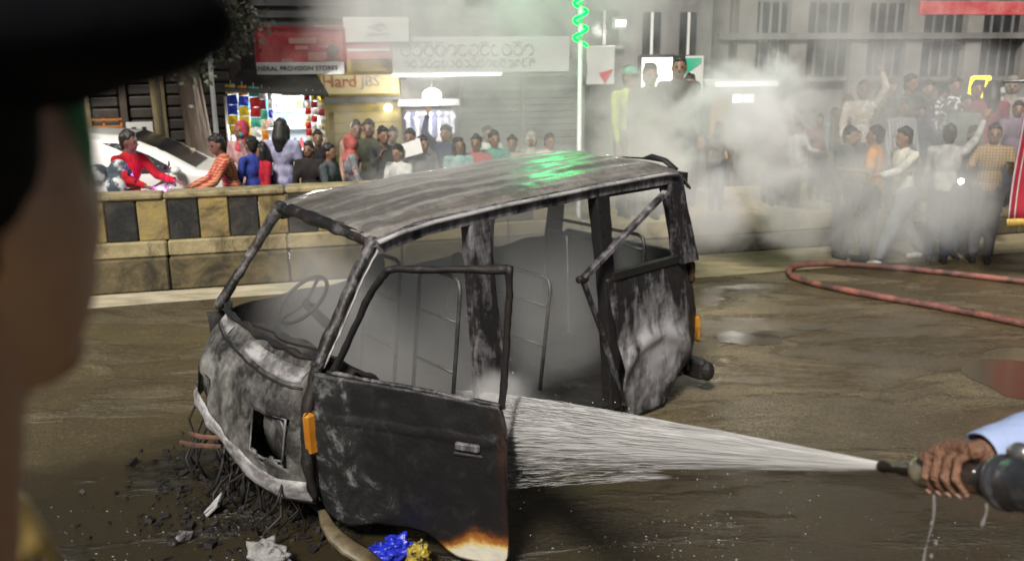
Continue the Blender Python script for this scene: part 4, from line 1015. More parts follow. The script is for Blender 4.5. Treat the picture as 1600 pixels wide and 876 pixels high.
for s_ in (-.09,.09): b.chain([torso+Vector((0,s_,B_+.92)), torso+Vector((0,s_,B_+.48)), torso+Vector((.02,s_,B_+.1))], [.1,.08,.07])
o = b.build('trousers', cloth((.05,.06,.1)), hold, True); o.matrix_parent_inverse = HI; remesh(o, .015)
b = MB(); b.ell(torso+Vector((.015,0,B_+1.67)), (.09,.082,.1), None, 14, 10); o = b.build('hair', cloth((.012,.011,.01)), hold, True); o.matrix_parent_inverse = HI

# ---- the policeman close to the lens at the left (only the side of his head shows)
FC = Vector((-.274, .385, 0)); hz = at(130, 330, .40).z
pol = empty('person', (FC.x, FC.y, .85), 0, 'out of focus man in a dark peaked cap close at the left edge', 'person')
PI_ = Matrix.Translation((-FC.x, -FC.y, -.85))
pb_ = MB(); hc = Vector((FC.x, FC.y, hz+.035))
pb_.ell(hc, (.076,.094,.115), None, 20, 14); pb_.ell(hc+Vector((.008,.02,-.065)), (.068,.068,.068), None, 16, 12); pb_.ell(hc+Vector((.006,.015,-.03)), (.077,.085,.09), None, 16, 12)
pb_.cap(hc+Vector((.01,.098,-.005)), .011, hc+Vector((.012,.112,-.035)), .015); pb_.ell(hc+Vector((.014,.09,-.085)), (.028,.014,.01)); 
pb_.ell(hc+Vector((.07,-.03,-.02)), (.008,.02,.03)); pb_.ell(hc+Vector((-.08,-.005,-.015)), (.012,.022,.034))
pb_.ell(hc+Vector((.02,.062,-.115)), (.03,.028,.022))
pb_.chain([hc+Vector((0,-.02,-.07)), hc+Vector((-.015,-.03,-.19)), hc+Vector((-.03,-.04,-.24))], [.062,.062,.085], 16)
sh = hc.z-.30
pb_.ell((FC.x-.03,FC.y-.06,sh-.16), (.21,.13,.24), None, 16, 12); pb_.ell((FC.x-.03,FC.y-.06,sh-.5), (.16,.12,.2), None, 16, 12)
for s_ in (-1,1):
    pb_.chain([(FC.x-.03+s_*.19,FC.y-.06,sh-.03),(FC.x-.03+s_*.24,FC.y-.08,sh-.3),(FC.x-.03+s_*.22,FC.y+.02,sh-.55)], [.06,.045,.032]); pb_.ell((FC.x-.03+s_*.22,FC.y+.05,sh-.62), (.025,.04,.055))
    pb_.chain([(FC.x-.03+s_*.09,FC.y-.06,sh-.62),(FC.x-.03+s_*.09,FC.y-.05,1.33),(FC.x-.03+s_*.09,FC.y-.07,.93)], [.09,.06,.045]); pb_.ell((FC.x-.03+s_*.09,FC.y,.893), (.045,.12,.04))
o = pb_.build('body', pm('tan_skin', (.46,.27,.14), (.38,.21,.11), 14, .5, 0, .2, 60), pol, True); o.matrix_parent_inverse = PI_; remesh(o, .007, 2)
b = MB(); b.ell((FC.x-.03,FC.y-.06,sh-.16), (.235,.155,.26), None, 18, 14); b.ell((FC.x-.03,FC.y-.06,sh-.5), (.19,.145,.24), None, 16, 12)
for s_ in (-1,1): b.chain([(FC.x-.03+s_*.19,FC.y-.06,sh-.03),(FC.x-.03+s_*.24,FC.y-.08,sh-.28)], [.082,.075])
b.chain([(FC.x-.03,FC.y-.05,sh+.03),(FC.x-.03,FC.y-.06,sh-.05)], [.085,.16])
o = b.build('shirt', pm('khaki_cloth', (.36,.25,.12), (.28,.19,.09), 8, .85, 0, .4, 60), pol, True); o.matrix_parent_inverse = PI_; remesh(o, .012)
b = MB()
for s_ in (-1,1): b.chain([(FC.x-.03+s_*.09,FC.y-.06,sh-.6),(FC.x-.03+s_*.09,FC.y-.05,1.33),(FC.x-.03+s_*.09,FC.y-.07,.96)], [.115,.085,.075])
o = b.build('trousers', pm('khaki_cloth', (.36,.25,.12)), pol, True); o.matrix_parent_inverse = PI_; remesh(o, .016)
capm = pm('navy_cap_cloth', (.003,.003,.004), (.005,.005,.006), 20, 1.0, spec=.05)
b = MB(); b.lathe([(.082,.0),(.087,.045),(.12,.085),(.125,.098),(.09,.112),(.02,.117)], hc+Vector((0,-.005,.035)), None, 28); cp = b.build('cap', capm, pol, True); cp.matrix_parent_inverse = PI_
hairm = pm('black_hair', (.004,.0035,.003), (.007,.006,.005), 30, .9, 0, .5, 80, (1,1,.2), spec=.1)
b = MB(); b.ell(hc+Vector((-.003,-.034,.012)), (.087,.084,.108), None, 24, 16); b.ell(hc+Vector((-.022,-.05,-.045)), (.074,.055,.08), None, 16, 12); o = b.build('hair', hairm, pol, True); o.matrix_parent_inverse = PI_
b = MB(); b.ell(at(168, 34, .34), (.046,.05,.023), None, 28, 12); b.ell(at(120, 40, .36), (.06,.05,.026), None, 24, 12); b.ell(at(20, 20, .38), (.07,.06,.04), None, 24, 12); o = b.build('cap_peak', capm, pol, True); o.matrix_parent_inverse = PI_; remesh(o, .006)
# added green strip painted as LED light on his temple, gold shoulder cord
b = MB(); b.tube([hc+Vector((.066+.008*sin(k/6*pi),.03,.035-.014*k)) for k in range(7)], [.006,.008,.009,.009,.008,.007,.004], 10); o = b.build('temple_highlight', pm('green_light_paint', (.10,.30,.15), (.07,.22,.10), 6), pol, True); o.matrix_parent_inverse = PI_
b = MB(); b.tube([at(8,772,.52), at(28,800,.52), at(50,838,.52), at(66,862,.52)], .009, 8); b.tube([at(30,874,.52), at(50,842,.52), at(70,850,.53), at(84,880,.54)], .005, 8)
o = tag(b.build('shoulder_cord', pm('gold_cord', (.62,.46,.16), (.5,.34,.1), 20, .4, .4), pol, True), kind='stuff'); o.matrix_parent_inverse = PI_

# ================================================================== PEOPLE OF THE CROWD
def frame_rot(yaw): return Matrix.Rotation(yaw, 3, 'Z')
def patcloth(kind, c1, c2):
    k = 'pattern_%s_%d' % (kind, int(sum(c1)*1000))
    if k in MC: return MC[k]
    m, n, l, p = nodes(k); MC[k] = m; v = coords(n, l, 'Object')
    if kind == 'check':
        w = []
        for ax, sc_ in (('Z', 9), ('Y', 9)):
            t = n.new('ShaderNodeTexWave'); t.bands_direction = ax; t.inputs['Scale'].default_value = sc_; t.inputs['Distortion'].default_value = 1.2; l.new(v, t.inputs[0]); w.append(t.outputs['Fac'])
        f = ramp(n, l, mth(n, l, 'MULTIPLY', mth(n, l, 'ADD', w[0], w[1]), .5), [(.35, 0.0), (.7, 1.0)])
    elif kind == 'stripe':
        t = n.new('ShaderNodeTexWave'); t.bands_direction = 'Y'; t.inputs['Scale'].default_value = 10; t.inputs['Distortion'].default_value = 1; l.new(v, t.inputs[0]); f = ramp(n, l, t.outputs['Fac'], [(.5, 0.0), (.6, 1.0)])
    else:
        f = ramp(n, l, noise(n, l, v, 11, 3, .6, 1.5), [(.53, 0.0), (.57, 1.0)])
    l.new(mix(n, l, f, c1, c2), p.inputs['Base Color']); p.inputs['Roughness'].default_value = .9
    l.new(bump(n, l, noise(n, l, v, 20, 3), .35), p.inputs['Normal']); return m
HAIRM = pm('dark_hair', (.012,.010,.009), (.022,.018,.016), 20, .55)
def person(label, px, pyh, Y, zg=0.0, yaw=-90, H=None, seat=None, top=(.3,.3,.3), legs=(.06,.07,.1), sk=skin2, arms=((10,8,12),(10,8,12)), legp=((0,0),(0,0)), lean=0, headturn=0, hairlen=0, cap_=None, scarf=None, skirt=False, shoes=(.03,.03,.03), group='people in the crowd', sleeves='long', mask=None, feet=None, pat=None):
    """px,pyh: picture point of the crown of the head at distance Y; facing yaw (degrees, 0 = towards +x, -90 = towards the camera).
    arms: (forward swing, outward, elbow bend) in degrees, left then right; legp: (forward swing, knee bend)"""
    top_ = at(px, pyh, Y)
    if feet is not None: top_ = Vector((feet[0], feet[1], 0)); zg = feet[2]
    if seat is None:
        if H is None: H = top_.z-zg
        base = Vector((top_.x, top_.y, zg)); hipz = .525*H
        dropk = 0
        if legp[0][0] or legp[1][0]:
            dropk = H*.245*2*(1-cos(radians(max(abs(legp[0][0]), abs(legp[1][0])))))*.55
        hipz -= dropk
    else:
        H = H or 1.68; base = Vector((top_.x, top_.y, zg)); hipz = top_.z-zg-.475*H; legp = ((78,78),(78,78))
    root = empty('person', base, radians(yaw), label, 'person', group)
    h = H; P = {}; hip = Vector((0,0,hipz)); LR = radians(lean)
    upv = Vector((sin(LR),0,cos(LR))); fwv = Vector((cos(LR),0,-sin(LR))); lv = Vector((0,1,0))
    chest = hip+upv*.22*h; shc = hip+upv*.295*h; neck = hip+upv*.33*h; head = hip+upv*.41*h+fwv*.012*h
    body, shirt, pants, shoe = MB(), MB(), MB(), MB()
    HT = radians(headturn); hf = (fwv*cos(HT)+lv*sin(HT)).normalized(); hs = upv.cross(hf)
    HR = Matrix((hf, hs, upv)).transposed()
    body.ell(head, (.054*h,.042*h,.068*h), HR, 14, 10); body.ell(head+hf*.018*h-upv*.032*h, (.036*h,.033*h,.034*h), HR, 10, 8)
    body.cap(head+hf*.052*h+upv*.004*h, .006*h, head+hf*.06*h-upv*.014*h, .009*h, 6)
    for s_ in (-1,1): body.ell(head+hs*s_*.047*h-upv*.004*h, (.012*h,.006*h,.017*h), HR, 8, 6)
    body.cap(neck-upv*.03*h, .034*h, head-upv*.03*h, .032*h); 
    body.ell(chest, (.062*h,.095*h,.12*h), Matrix((fwv, lv, upv)).transposed(), 12, 8); body.ell(hip+upv*.04*h, (.06*h,.088*h,.09*h), None, 12, 8)
    TR = Matrix((fwv, lv, upv)).transposed()
    shirt.ell(chest+upv*.01*h, (.07*h,.098*h,.122*h), TR, 14, 10); shirt.ell(hip+upv*.09*h, (.066*h,.086*h,.1*h), TR, 14, 10); shirt.ell(hip+upv*.03*h, (.074*h,.1*h,.065*h), TR, 14, 8)
    shirt.cap(shc-lv*.085*h+upv*.0*h, .036*h, shc+lv*.085*h+upv*.0*h, .036*h); shirt.cap(neck-upv*.035*h, .05*h, neck-upv*.012*h, .04*h)
    for i, s_ in enumerate((1,-1)):
        fs, os_, eb = [radians(a) for a in arms[i]]
        shp = shc+lv*s_*.108*h
        d = (-upv*cos(fs)+fwv*sin(fs)); d = (d*cos(os_)+lv*s_*sin(os_)).normalized(); el_ = shp+d*.165*h
        ax = lv if True else None
        perp = (fwv*cos(fs)+upv*sin(fs)); d2 = (d*cos(eb)+perp*sin(eb)-lv*s_*.15*sin(eb)).normalized(); wr_ = el_+d2*.15*h; hd = wr_+d2*.045*h
        body.chain([shp, el_, wr_], [.03*h,.023*h,.016*h]); body.ell(hd, (.013*h,.024*h,.03*h), Matrix((d2.cross(lv).normalized() if d2.cross(lv).length > .1 else fwv, lv, d2)).transposed(), 8, 6)
        for f_ in range(4): body.cap(hd+lv*(f_-1.5)*.011*h+d2*.015*h, .0062*h, hd+lv*(f_-1.5)*.013*h+d2*(.05-.004*abs(f_-1.4))*h, .0055*h, 6)
        body.cap(hd, .007*h, hd+lv*-s_*.03*h+d2*.02*h, .006*h, 6)
        if sleeves == 'long': shirt.chain([shp, el_, el_.lerp(wr_,.92)], [.036*h,.03*h,.022*h])
        else: shirt.chain([shp, shp.lerp(el_,.72)], [.042*h,.036*h])
        P['hand%d' % i] = hd
        lf, kb = [radians(a) for a in legp[i]]
        hp = hip+lv*s_*.05*h; kn = hp+Vector((sin(lf),0,-cos(lf)))*.245*h; ak = kn+Vector((sin(lf-kb),0,-cos(lf-kb)))*.235*h
        body.chain([hp, kn, ak], [.052*h,.036*h,.023*h])
        fo = (ak+Vector((.0,0,-.03*h)), ak+Vector((.085*h,0,-.034*h)))
        shoe.cap(fo[0], .026*h, fo[1], .02*h)
        if not skirt: pants.chain([hp+Vector((0,0,.02*h)), kn, ak+Vector((0,0,.02*h))], [.066*h,.047*h,.036*h])
    pants.ell(hip+Vector((0,0,.005*h)), (.073*h,.098*h,.065*h), None, 12, 8)
    if skirt: pants.lathe([(.1*h,.03*h),(.115*h,-.1*h),(.14*h,-.3*h),(.17*h,-.48*h)], hip, None, 16)
    remesh(body.build('body', sk, root, True), .0135 if feet is None else .011)
    remesh(shirt.build('shirt', patcloth(pat[0], top, pat[1]) if pat else cloth(top), root, True), .017)
    remesh(pants.build('skirt' if skirt else 'trousers', cloth(legs), root, True), .019)
    remesh(shoe.build('shoes', cloth(shoes), root, True), .016)
    hr = MB(); hr.ell(head-hf*.017*h+upv*.018*h, (.055*h,.0485*h,.061*h), HR, 14, 10); hr.ell(head+hf*.012*h+upv*.052*h, (.036*h,.036*h,.021*h), HR, 10, 8); hr.ell(head-hf*.03*h-upv*.012*h, (.036*h,.045*h,.05*h), HR, 10, 8)
    for k in range(16):
        a_ = jr.uniform(0, 2*pi); t_ = jr.uniform(.0, 1.25); d_ = upv*cos(t_)+(hf*cos(a_)+hs*sin(a_))*sin(t_)
        hr.ell(head-hf*.017*h+upv*.014*h+Vector((d_.x*.052*h, d_.y*.05*h, d_.z*.06*h)), (jr.uniform(.008,.017)*h,)*3, None, 6, 5)
    if hairlen:
        hr.chain([head-hf*.03*h, head-hf*.05*h-upv*.07*h, head-hf*.055*h-upv*(.07+hairlen)*h], [.052*h,.058*h,.04*h]); hr.cap(head+hs*.035*h, .03*h, head+hs*.035*h-upv*.07*h, .025*h); hr.cap(head-hs*.035*h, .03*h, head-hs*.035*h-upv*.07*h, .025*h)
    if scarf is not None:
        hr.ell(head-upv*.005*h, (.054*h,.056*h,.072*h), HR, 14, 10); hr.cap(neck, .055*h, neck-upv*.05*h, .075*h)
    remesh(hr.build('scarf' if scarf is not None else 'hair', cloth(scarf) if scarf is not None else HAIRM, root, True), .012)
    if cap_: 
        b = MB(); b.ell(head+upv*.035*h, (.064*h,.056*h,.045*h), HR, 14, 10); b.ell(head+hf*.07*h+upv*.03*h, (.04*h,.04*h,.006*h), HR, 10, 6); remesh(b.build('cap', cloth(cap_), root, True), .011)
    if mask is not None:
        b = MB(); b.ell(head+hf*.03*h-upv*.03*h, (.036*h,.04*h,.028*h), HR, 12, 8); b.build('face_mask', cloth(mask), root, True)
    for s_ in (-1,1):
        b = MB(); b.ell(head+hf*.049*h+hs*s_*.018*h+upv*.008*h, (.006*h,.0085*h,.005*h), HR, 8, 6); b.build('eye', HAIRM, root, True)
    root['_hand0'] = list(P['hand0']); root['_hand1'] = list(P['hand1'])
    return root
def in_hand(root, k):
    return Matrix.Translation(root.location) @ Matrix.Rotation(root.rotation_euler.z, 4, 'Z') @ Vector(root['_hand%d' % k])
GL = 'people watching behind the divider'; GR = 'people on the low median at the right'; GF = 'people walking in front of the median'
ride = ((48,8,35),(48,8,35))
red_rider = person('young man in a bright red sweatshirt riding the white scooter by the white car', 190, 205, 10.5, yaw=-22, seat=1, H=1.74, top=(.55,.02,.03), arms=ride, lean=6, headturn=12, sk=skin, group=GL)
check_rider = person('boy in a dark red checked shirt leaning over motorbike handlebars', 362, 208, 10.9, yaw=205, seat=1, H=1.7, top=(.33,.04,.035), arms=ride, lean=14, headturn=25, sk=skin, pat=('check',(.6,.28,.13)), group=GL)
person('woman in a pink headscarf and teal face mask behind the checked shirt rider', 378, 190, 11.6, yaw=-110, top=(.6,.36,.34), scarf=(.6,.1,.12), mask=(.1,.42,.4), group=GL, arms=((60,10,100),(10,8,12)))
person('woman seen from behind in a lavender top with long black hair before the lit stall', 438, 187, 11.4, yaw=80, top=(.42,.42,.6), legs=(.16,.18,.32), hairlen=.07, group=GL)
person('child in a red top and purple skirt beside the woman in lavender', 408, 224, 11.3, yaw=-140, top=(.42,.01,.03), legs=(.16,.06,.16), skirt=True, hairlen=.04, pat=('print',(.25,.01,.02)), group=GL)
person('man in a blue and dark shirt half hidden behind the checked shirt rider', 392, 215, 11.25, yaw=150, top=(.05,.08,.4), group=GL)
person('man with a dark face in a dark shawl right of the lit stall', 482, 222, 11.3, yaw=-100, top=(.035,.03,.03), group=GL)
person('man in a grey blazer over a white collar looking right', 512, 226, 10.9, yaw=-15, top=(.11,.125,.13), legs=(.1,.1,.11), group=GL)
person('person in black standing taller just behind the grey blazer man', 496, 205, 12.0, yaw=-80, top=(.02,.02,.022), group=GL)
person('woman with a coral red headscarf in front of the yellow wall', 546, 212, 11.4, yaw=20, top=(.17,.2,.22), scarf=(.52,.14,.12), pat=('print',(.5,.3,.25)), group=GL)
person('man in a peach shirt behind the coral headscarf woman', 556, 190, 12.2, yaw=-70, top=(.58,.35,.28), group=GL)
person('tall man in dark olive beside the peach shirt man', 576, 189, 12.1, yaw=-95, top=(.07,.075,.05), group=GL)
paper_man = person('man in dark clothes holding up a sheet of white paper', 598, 200, 11.5, yaw=-60, top=(.055,.06,.055), arms=((50,10,70),(55,10,70)), group=GL)
person('person in a white shirt sitting low left of the clothes shop', 622, 228, 11.1, yaw=-120, top=(.66,.67,.64), group=GL)
person('man in dark grey standing below the left end of the garments', 613, 200, 12.2, yaw=-80, top=(.07,.07,.07), group=GL)
person('man in a charcoal sweater under the middle of the garments', 640, 203, 11.6, yaw=-95, top=(.10,.105,.11), group=GL)
person('shorter man in grey beside the charcoal sweater man', 660, 214, 11.3, yaw=-60, top=(.16,.165,.17), group=GL)
person('man in navy with one arm raised to his head under the garments', 697, 197, 11.9, yaw=-110, top=(.04,.055,.11), arms=((10,8,10),(150,20,60)), group=GL)
person('woman in a pale teal tunic right of the clothes shop', 716, 216, 11.4, yaw=-70, top=(.3,.48,.47), hairlen=.04, group=GL)
person('man in a faded red shirt next to the teal tunic woman', 744, 212, 11.5, yaw=-100, top=(.45,.12,.11), group=GL)
person('man in a green jacket before the grey shutters', 772, 206, 11.7, yaw=-75, top=(.05,.3,.24), group=GL)
person('slim person in white behind the green jacket man', 762, 198, 12.3, yaw=-75, top=(.62,.63,.6), group=GL)
person('man in beige left of the pale pole', 800, 213, 11.8, yaw=-95, top=(.4,.35,.26), group=GL)
person('woman with a pale headscarf before the second shutter', 830, 208, 12.0, yaw=-95, top=(.3,.28,.25), scarf=(.5,.48,.42), pat=('print',(.45,.4,.35)), group=GL)
person('man in a salmon checked shirt close to the pale pole', 858, 210, 11.9, yaw=-60, top=(.55,.3,.24), pat=('check',(.6,.55,.5)), group=GL)
# right of the pole, raised on the median
person('dark haired man in front of the glowing white board', 1016, 102, 11.2, MEDZ, -80, top=(.09,.085,.08), group=GR, H=None)
person('second dark headed man between the white and green boards', 1062, 90, 11.6, MEDZ, -100, top=(.07,.065,.06), group=GR)
person('short dark man peering from behind the second dark headed man', 1078, 118, 12.2, MEDZ, -100, top=(.08,.08,.075), group=GR)
person('man in a yellow green safety vest left of the white board', 984, 106, 11.4, MEDZ, -60, top=(.5,.62,.08), cap_=(.2,.36,.3), group=GR)
person('person with a dark bag walking in front of the small kiosk', 1124, 192, 11.7, MEDZ-.0, 60, top=(.16,.15,.15), hairlen=.05, group=GR)
person('dark clothed man at the left end of the low median', 1216, 216, 11.6, 0, -80, top=(.06,.05,.055), group=GR) if False else None
person('man in dark maroon standing left of the pale checked shirt', 1218, 190, 12.1, MEDZ, -80, top=(.1,.06,.07), group=GR)
person('man in a grey and white checked shirt near the orange shirt man', 1248, 192, 11.9, MEDZ, -60, top=(.36,.38,.38), arms=((30,10,60),(10,8,12)), pat=('check',(.62,.64,.64)), group=GR)
person('man in a torn looking tan and white shirt with one arm raised', 1350, 128, 11.7, MEDZ, -100, top=(.5,.42,.33), arms=((150,15,75),(25,12,30)), pat=('print',(.75,.72,.66)), group=GR)
person('man in black beside the raised arm of the tan shirt man', 1394, 126, 12.3, MEDZ, -90, top=(.03,.03,.034), group=GR)
person('man in a dark green shirt in the middle of the back row', 1424, 118, 12.1, MEDZ, -70, top=(.06,.085,.075), group=GR)
person('man in charcoal between the dark green and the print shirts', 1452, 128, 12.4, MEDZ, -100, top=(.075,.075,.08), group=GR)
person('young man in a black shirt with a pale print in the back row', 1494, 122, 12.0, MEDZ, -100, top=(.04,.038,.04), pat=('print',(.6,.6,.6)), group=GR)
person('boy in grey peering between the print shirt and the maroon shawl', 1476, 140, 12.3, MEDZ, -85, top=(.14,.14,.15), group=GR)
person('woman in a maroon shawl seen from behind at the right', 1552, 128, 11.8, MEDZ, 80, top=(.26,.025,.06), legs=(.26,.025,.06), hairlen=.08, skirt=True, group=GR)
person('woman in a grey white headscarf at the far right of the back row', 1584, 122, 12.0, MEDZ, -120, top=(.42,.39,.36), scarf=(.32,.29,.26), group=GR)
person('man in dark brown behind the maroon shawl', 1528, 128, 12.5, MEDZ, -95, top=(.07,.05,.04), group=GR)
person('man in a mustard shirt right of the kiosk', 1205, 196, 12.4, MEDZ, -80, top=(.4,.3,.09), group=GR)
person('tall man in slate grey between the kiosk and the checked shirt', 1232, 176, 12.8, MEDZ, -70, top=(.13,.15,.17), group=GR)
person('man in dark red left of the orange T-shirt man', 1282, 180, 12.6, MEDZ, -100, top=(.22,.05,.05), group=GR)
person('boy in a light blue shirt left of the raised arm', 1306, 170, 12.4, MEDZ, -60, top=(.28,.36,.45), group=GR)
person('woman in a brown shawl left of the raised arm', 1326, 150, 12.2, MEDZ, -90, top=(.17,.11,.07), scarf=(.15,.1,.07), group=GR)
person('man in olive with folded arms right of the raised arm', 1376, 142, 11.9, MEDZ, -85, top=(.12,.12,.07), arms=((40,5,110),(40,5,110)), group=GR)
person('man in a pale striped shirt below the dark green shirt', 1412, 158, 11.5, MEDZ, -80, top=(.42,.42,.44), pat=('stripe',(.12,.12,.15)), group=GR)
person('boy in navy below the charcoal shirt man', 1440, 166, 11.6, MEDZ, -100, top=(.05,.06,.12), group=GR)
person('man in a faded green shirt beside the print shirt', 1512, 150, 11.6, MEDZ, -95, top=(.16,.2,.16), group=GR)
person('man in a white cap behind the grey white headscarf', 1570, 138, 12.5, MEDZ, -95, top=(.2,.19,.18), cap_=(.6,.6,.58), group=GR)
person('man in a dull purple shirt close to the red banner', 1592, 160, 11.5, MEDZ, -110, top=(.2,.15,.22), group=GR)
person('dark clothed man in front of the brown shawl woman', 1340, 205, 11.2, MEDZ, -75, top=(.07,.07,.075), group=GR)
# front row
person('man in an orange T-shirt turned away with his hand on his hip', 1360, 196, 10.75, yaw=150, feet=(*gnd(1352,408)[:2],0), H=1.62, top=(.62,.27,.05), legs=(.05,.06,.075), arms=((0,40,95),(20,10,40)), sleeves='short', group=GF)
fw_ = gnd(1400, 412)
person('man in a white hooded top and pale jeans striding left', 1402, 205, 10.5, yaw=192, feet=(fw_.x, fw_.y, 0), H=1.66, top=(.72,.71,.63), legs=(.27,.29,.36), arms=((55,8,30),(-20,12,10)), legp=((24,4),(-22,10)), lean=4, shoes=(.75,.75,.72), group=GF)
person('man in a light grey hoodie with one arm raised in the smoke', 1470, 205, 10.5, yaw=60, feet=(*gnd(1462,410)[:2],0), H=1.64, top=(.5,.51,.49), legs=(.04,.05,.10), arms=((15,8,10),(120,20,30)), group=GF)
flash_man = person('bearded man in brown checks and dark glasses filming with a phone light', 1536, 208, 10.6, yaw=-115, feet=(*gnd(1530,408)[:2],0), H=1.64, top=(.2,.13,.06), legs=(.13,.13,.14), arms=((25,10,90),(40,10,60)), pat=('check',(.42,.3,.14)), group=GF)
person('dark clothed man standing behind the light grey hoodie', 1500, 212, 11.0, yaw=-95, feet=(*gnd(1500,402)[:2],0), H=1.6, top=(.05,.055,.06), group=GF)
person('man in dark blue standing behind the orange T-shirt man', 1318, 205, 11.0, yaw=-60, feet=(*gnd(1312,402)[:2],0), H=1.6, top=(.1,.12,.13), legs=(.07,.07,.08), group=GF)
# phone flash
p = at(1501, 287, 10.35); o = empty('phone', p, radians(65), 'phone with its bright white flash lit, held by the man in dark glasses', 'phone')
b = MB(); b.box((0,0,0),(.008,.075,.15),bev=.003); b.build('case', blackr, o); b = MB(); b.ell((-.012,.0,.03),(.012,.032,.03)); b.build('flash', glow('phone_flash', (1,1,1), 30), o, True)
q = in_hand(paper_man, 0); b = MB(); b.add([q+Vector((-.12,-.06,-.05)), q+Vector((.14,-.08,.02)), q+Vector((.1,-.05,.2)), q+Vector((-.13,-.03,.12))], [(0,1,2,3)]); o = b.build('paper_sheet', P_white, None, False, solid=.003); tag(o, 'sheet of white paper held up by a man in dark clothes', 'paper')
# yellow framed sign among the right-hand crowd
p = at(1530, 143, 12.9); r = empty('yellow_frame_sign', p, RD, 'bright yellow open frame sign above the maroon shawl', 'sign'); ym = glow('yellow_neon', (1,.78,.02), 1.3)
for a_, b2 in (((-.16,0,-.2),(-.13,0,.2)), ((-.13,0,.19),(.15,0,.19)), ((.14,0,.2),(.12,0,.02)), ((-.17,0,-.19),(.0,0,-.12))):
    b = MB(); b.beam(a_, b2, .05, .055, (0,1,0), .008); b.build('frame_bar', ym, r)
b = MB(); b.ell((.1,0,-.03),(.12,.03,.07)); b.build('disc', ym, r, True)
b = MB(); b.beam((0,.06,-p.z+.0),(0,.06,-.12),.05,.05,(1,0,0)); b.build('post', P_dkgrey, r)

# ================================================================== VEHICLES BEHIND THE DIVIDER
def scooter(label, loc, yaw, colr, dark, H=1.0, head=None):
    r = empty('scooter', loc, yaw, label, 'scooter'); bm_ = pm('scooter_paint_%s' % label.split()[0], colr, tuple(x*.85 for x in colr), 3, .25, 0, 0, coat=.5)
    for x in (-.62,.62):
        b = MB(); b.lathe([(.19,-.05),(.25,-.045),(.265,0),(.25,.045),(.19,.05)], (x,0,.265), Matrix.Rotation(pi/2,3,'X'), 20); w_ = b.build('wheel', blackr, r, True)
        b = MB(); b.lathe([(.03,-.04),(.18,-.03),(.19,0),(.18,.03),(.03,.04)], (x,0,.265), Matrix.Rotation(pi/2,3,'X'), 16); b.build('rim', steel, w_, True)
    b = MB(); b.chain([(-.75,0,.62),(-.45,0,.55),(-.1,0,.5)], [.12,.17,.13]); b.cap((-.1,0,.33),.11,(.35,0,.3),.1); b.cap((.38,0,.35),.1,(.48,0,.82),.12); remesh(b.build('body', bm_, r, True), .022)
    b = MB(); b.cap((-.72,0,.76),.09,(.0,0,.75),.1); remesh(b.build('seat', blackr, r, True), .02)
    b = MB(); b.cap((.47,-.1,.9),.07,(.47,.1,.9),.07); b.cap((.56,0,.9),.08,(.5,0,.86),.1); remesh(b.build('front_cowl', bm_, r, True), .02)
    b = MB(); b.ell((.635,0,.90),(.02,.07,.05)); b.build('headlight', head or steel, r, True)
    b = MB(); b.tube([(.36,-.33,.99),(.42,-.18,1.0),(.45,0,.97),(.42,.18,1.0),(.36,.33,.99)], .014, 8); b.build('handlebar', blackr, r, True)
    for s_ in (-1,1):
        b = MB(); b.tube([(.36,s_*.33,.99),(.37,s_*.24,.993)], .019, 8); b.build('grip', blackr, r, True)
        b = MB(); b.tube([(.42,s_*.2,1.0),(.42,s_*.26,1.13)], .007, 6); b.ell((.41,s_*.28,1.17),(.015,.055,.04)); remesh(b.build('mirror', blackr, r, True), .009)
    b = MB(); b.cap((.6,0,.36),.05,(.5,0,.72),.03); b.cap((.62,0,.5),.06,(.74,0,.36),.05); remesh(b.build('front_fender', bm_, r, True), .02)
    return r
p = at(178, 300, 10.5); sc = scooter('white scooter ridden by the man in red, glowing purple headlight', (p.x+.12, 10.45, .06), radians(-20), (.72,.72,.7), 0, head=glow('purple_headlight', (.75,.12,1), 5))
lamp('purple_glow', at(252, 284, 10.25), 4, (.8,.2,1), .06)
p = at(352, 300, 10.9); scooter('black and white motorbike under the checked shirt rider', (p.x-.2, 10.85, .05), radians(200), (.6,.58,.53), 0)
# bag hanging on the white scooter
lumpb = MB(); p = at(168, 282, 10.2)
for k in range(8): lumpb.ell(p+Vector((jr.uniform(-.12,.12),jr.uniform(-.06,.06),jr.uniform(-.15,.12))), (.12,.09,.13))
o = lumpb.build('shopping_bag', pm('printed_bag', (.62,.64,.66), (.05,.07,.09), 4.5, .7, lo=.45, hi=.52), None, True); remesh(o, .02); tag(o, 'white bag with a dark pattern hung on the white scooter', 'bag')
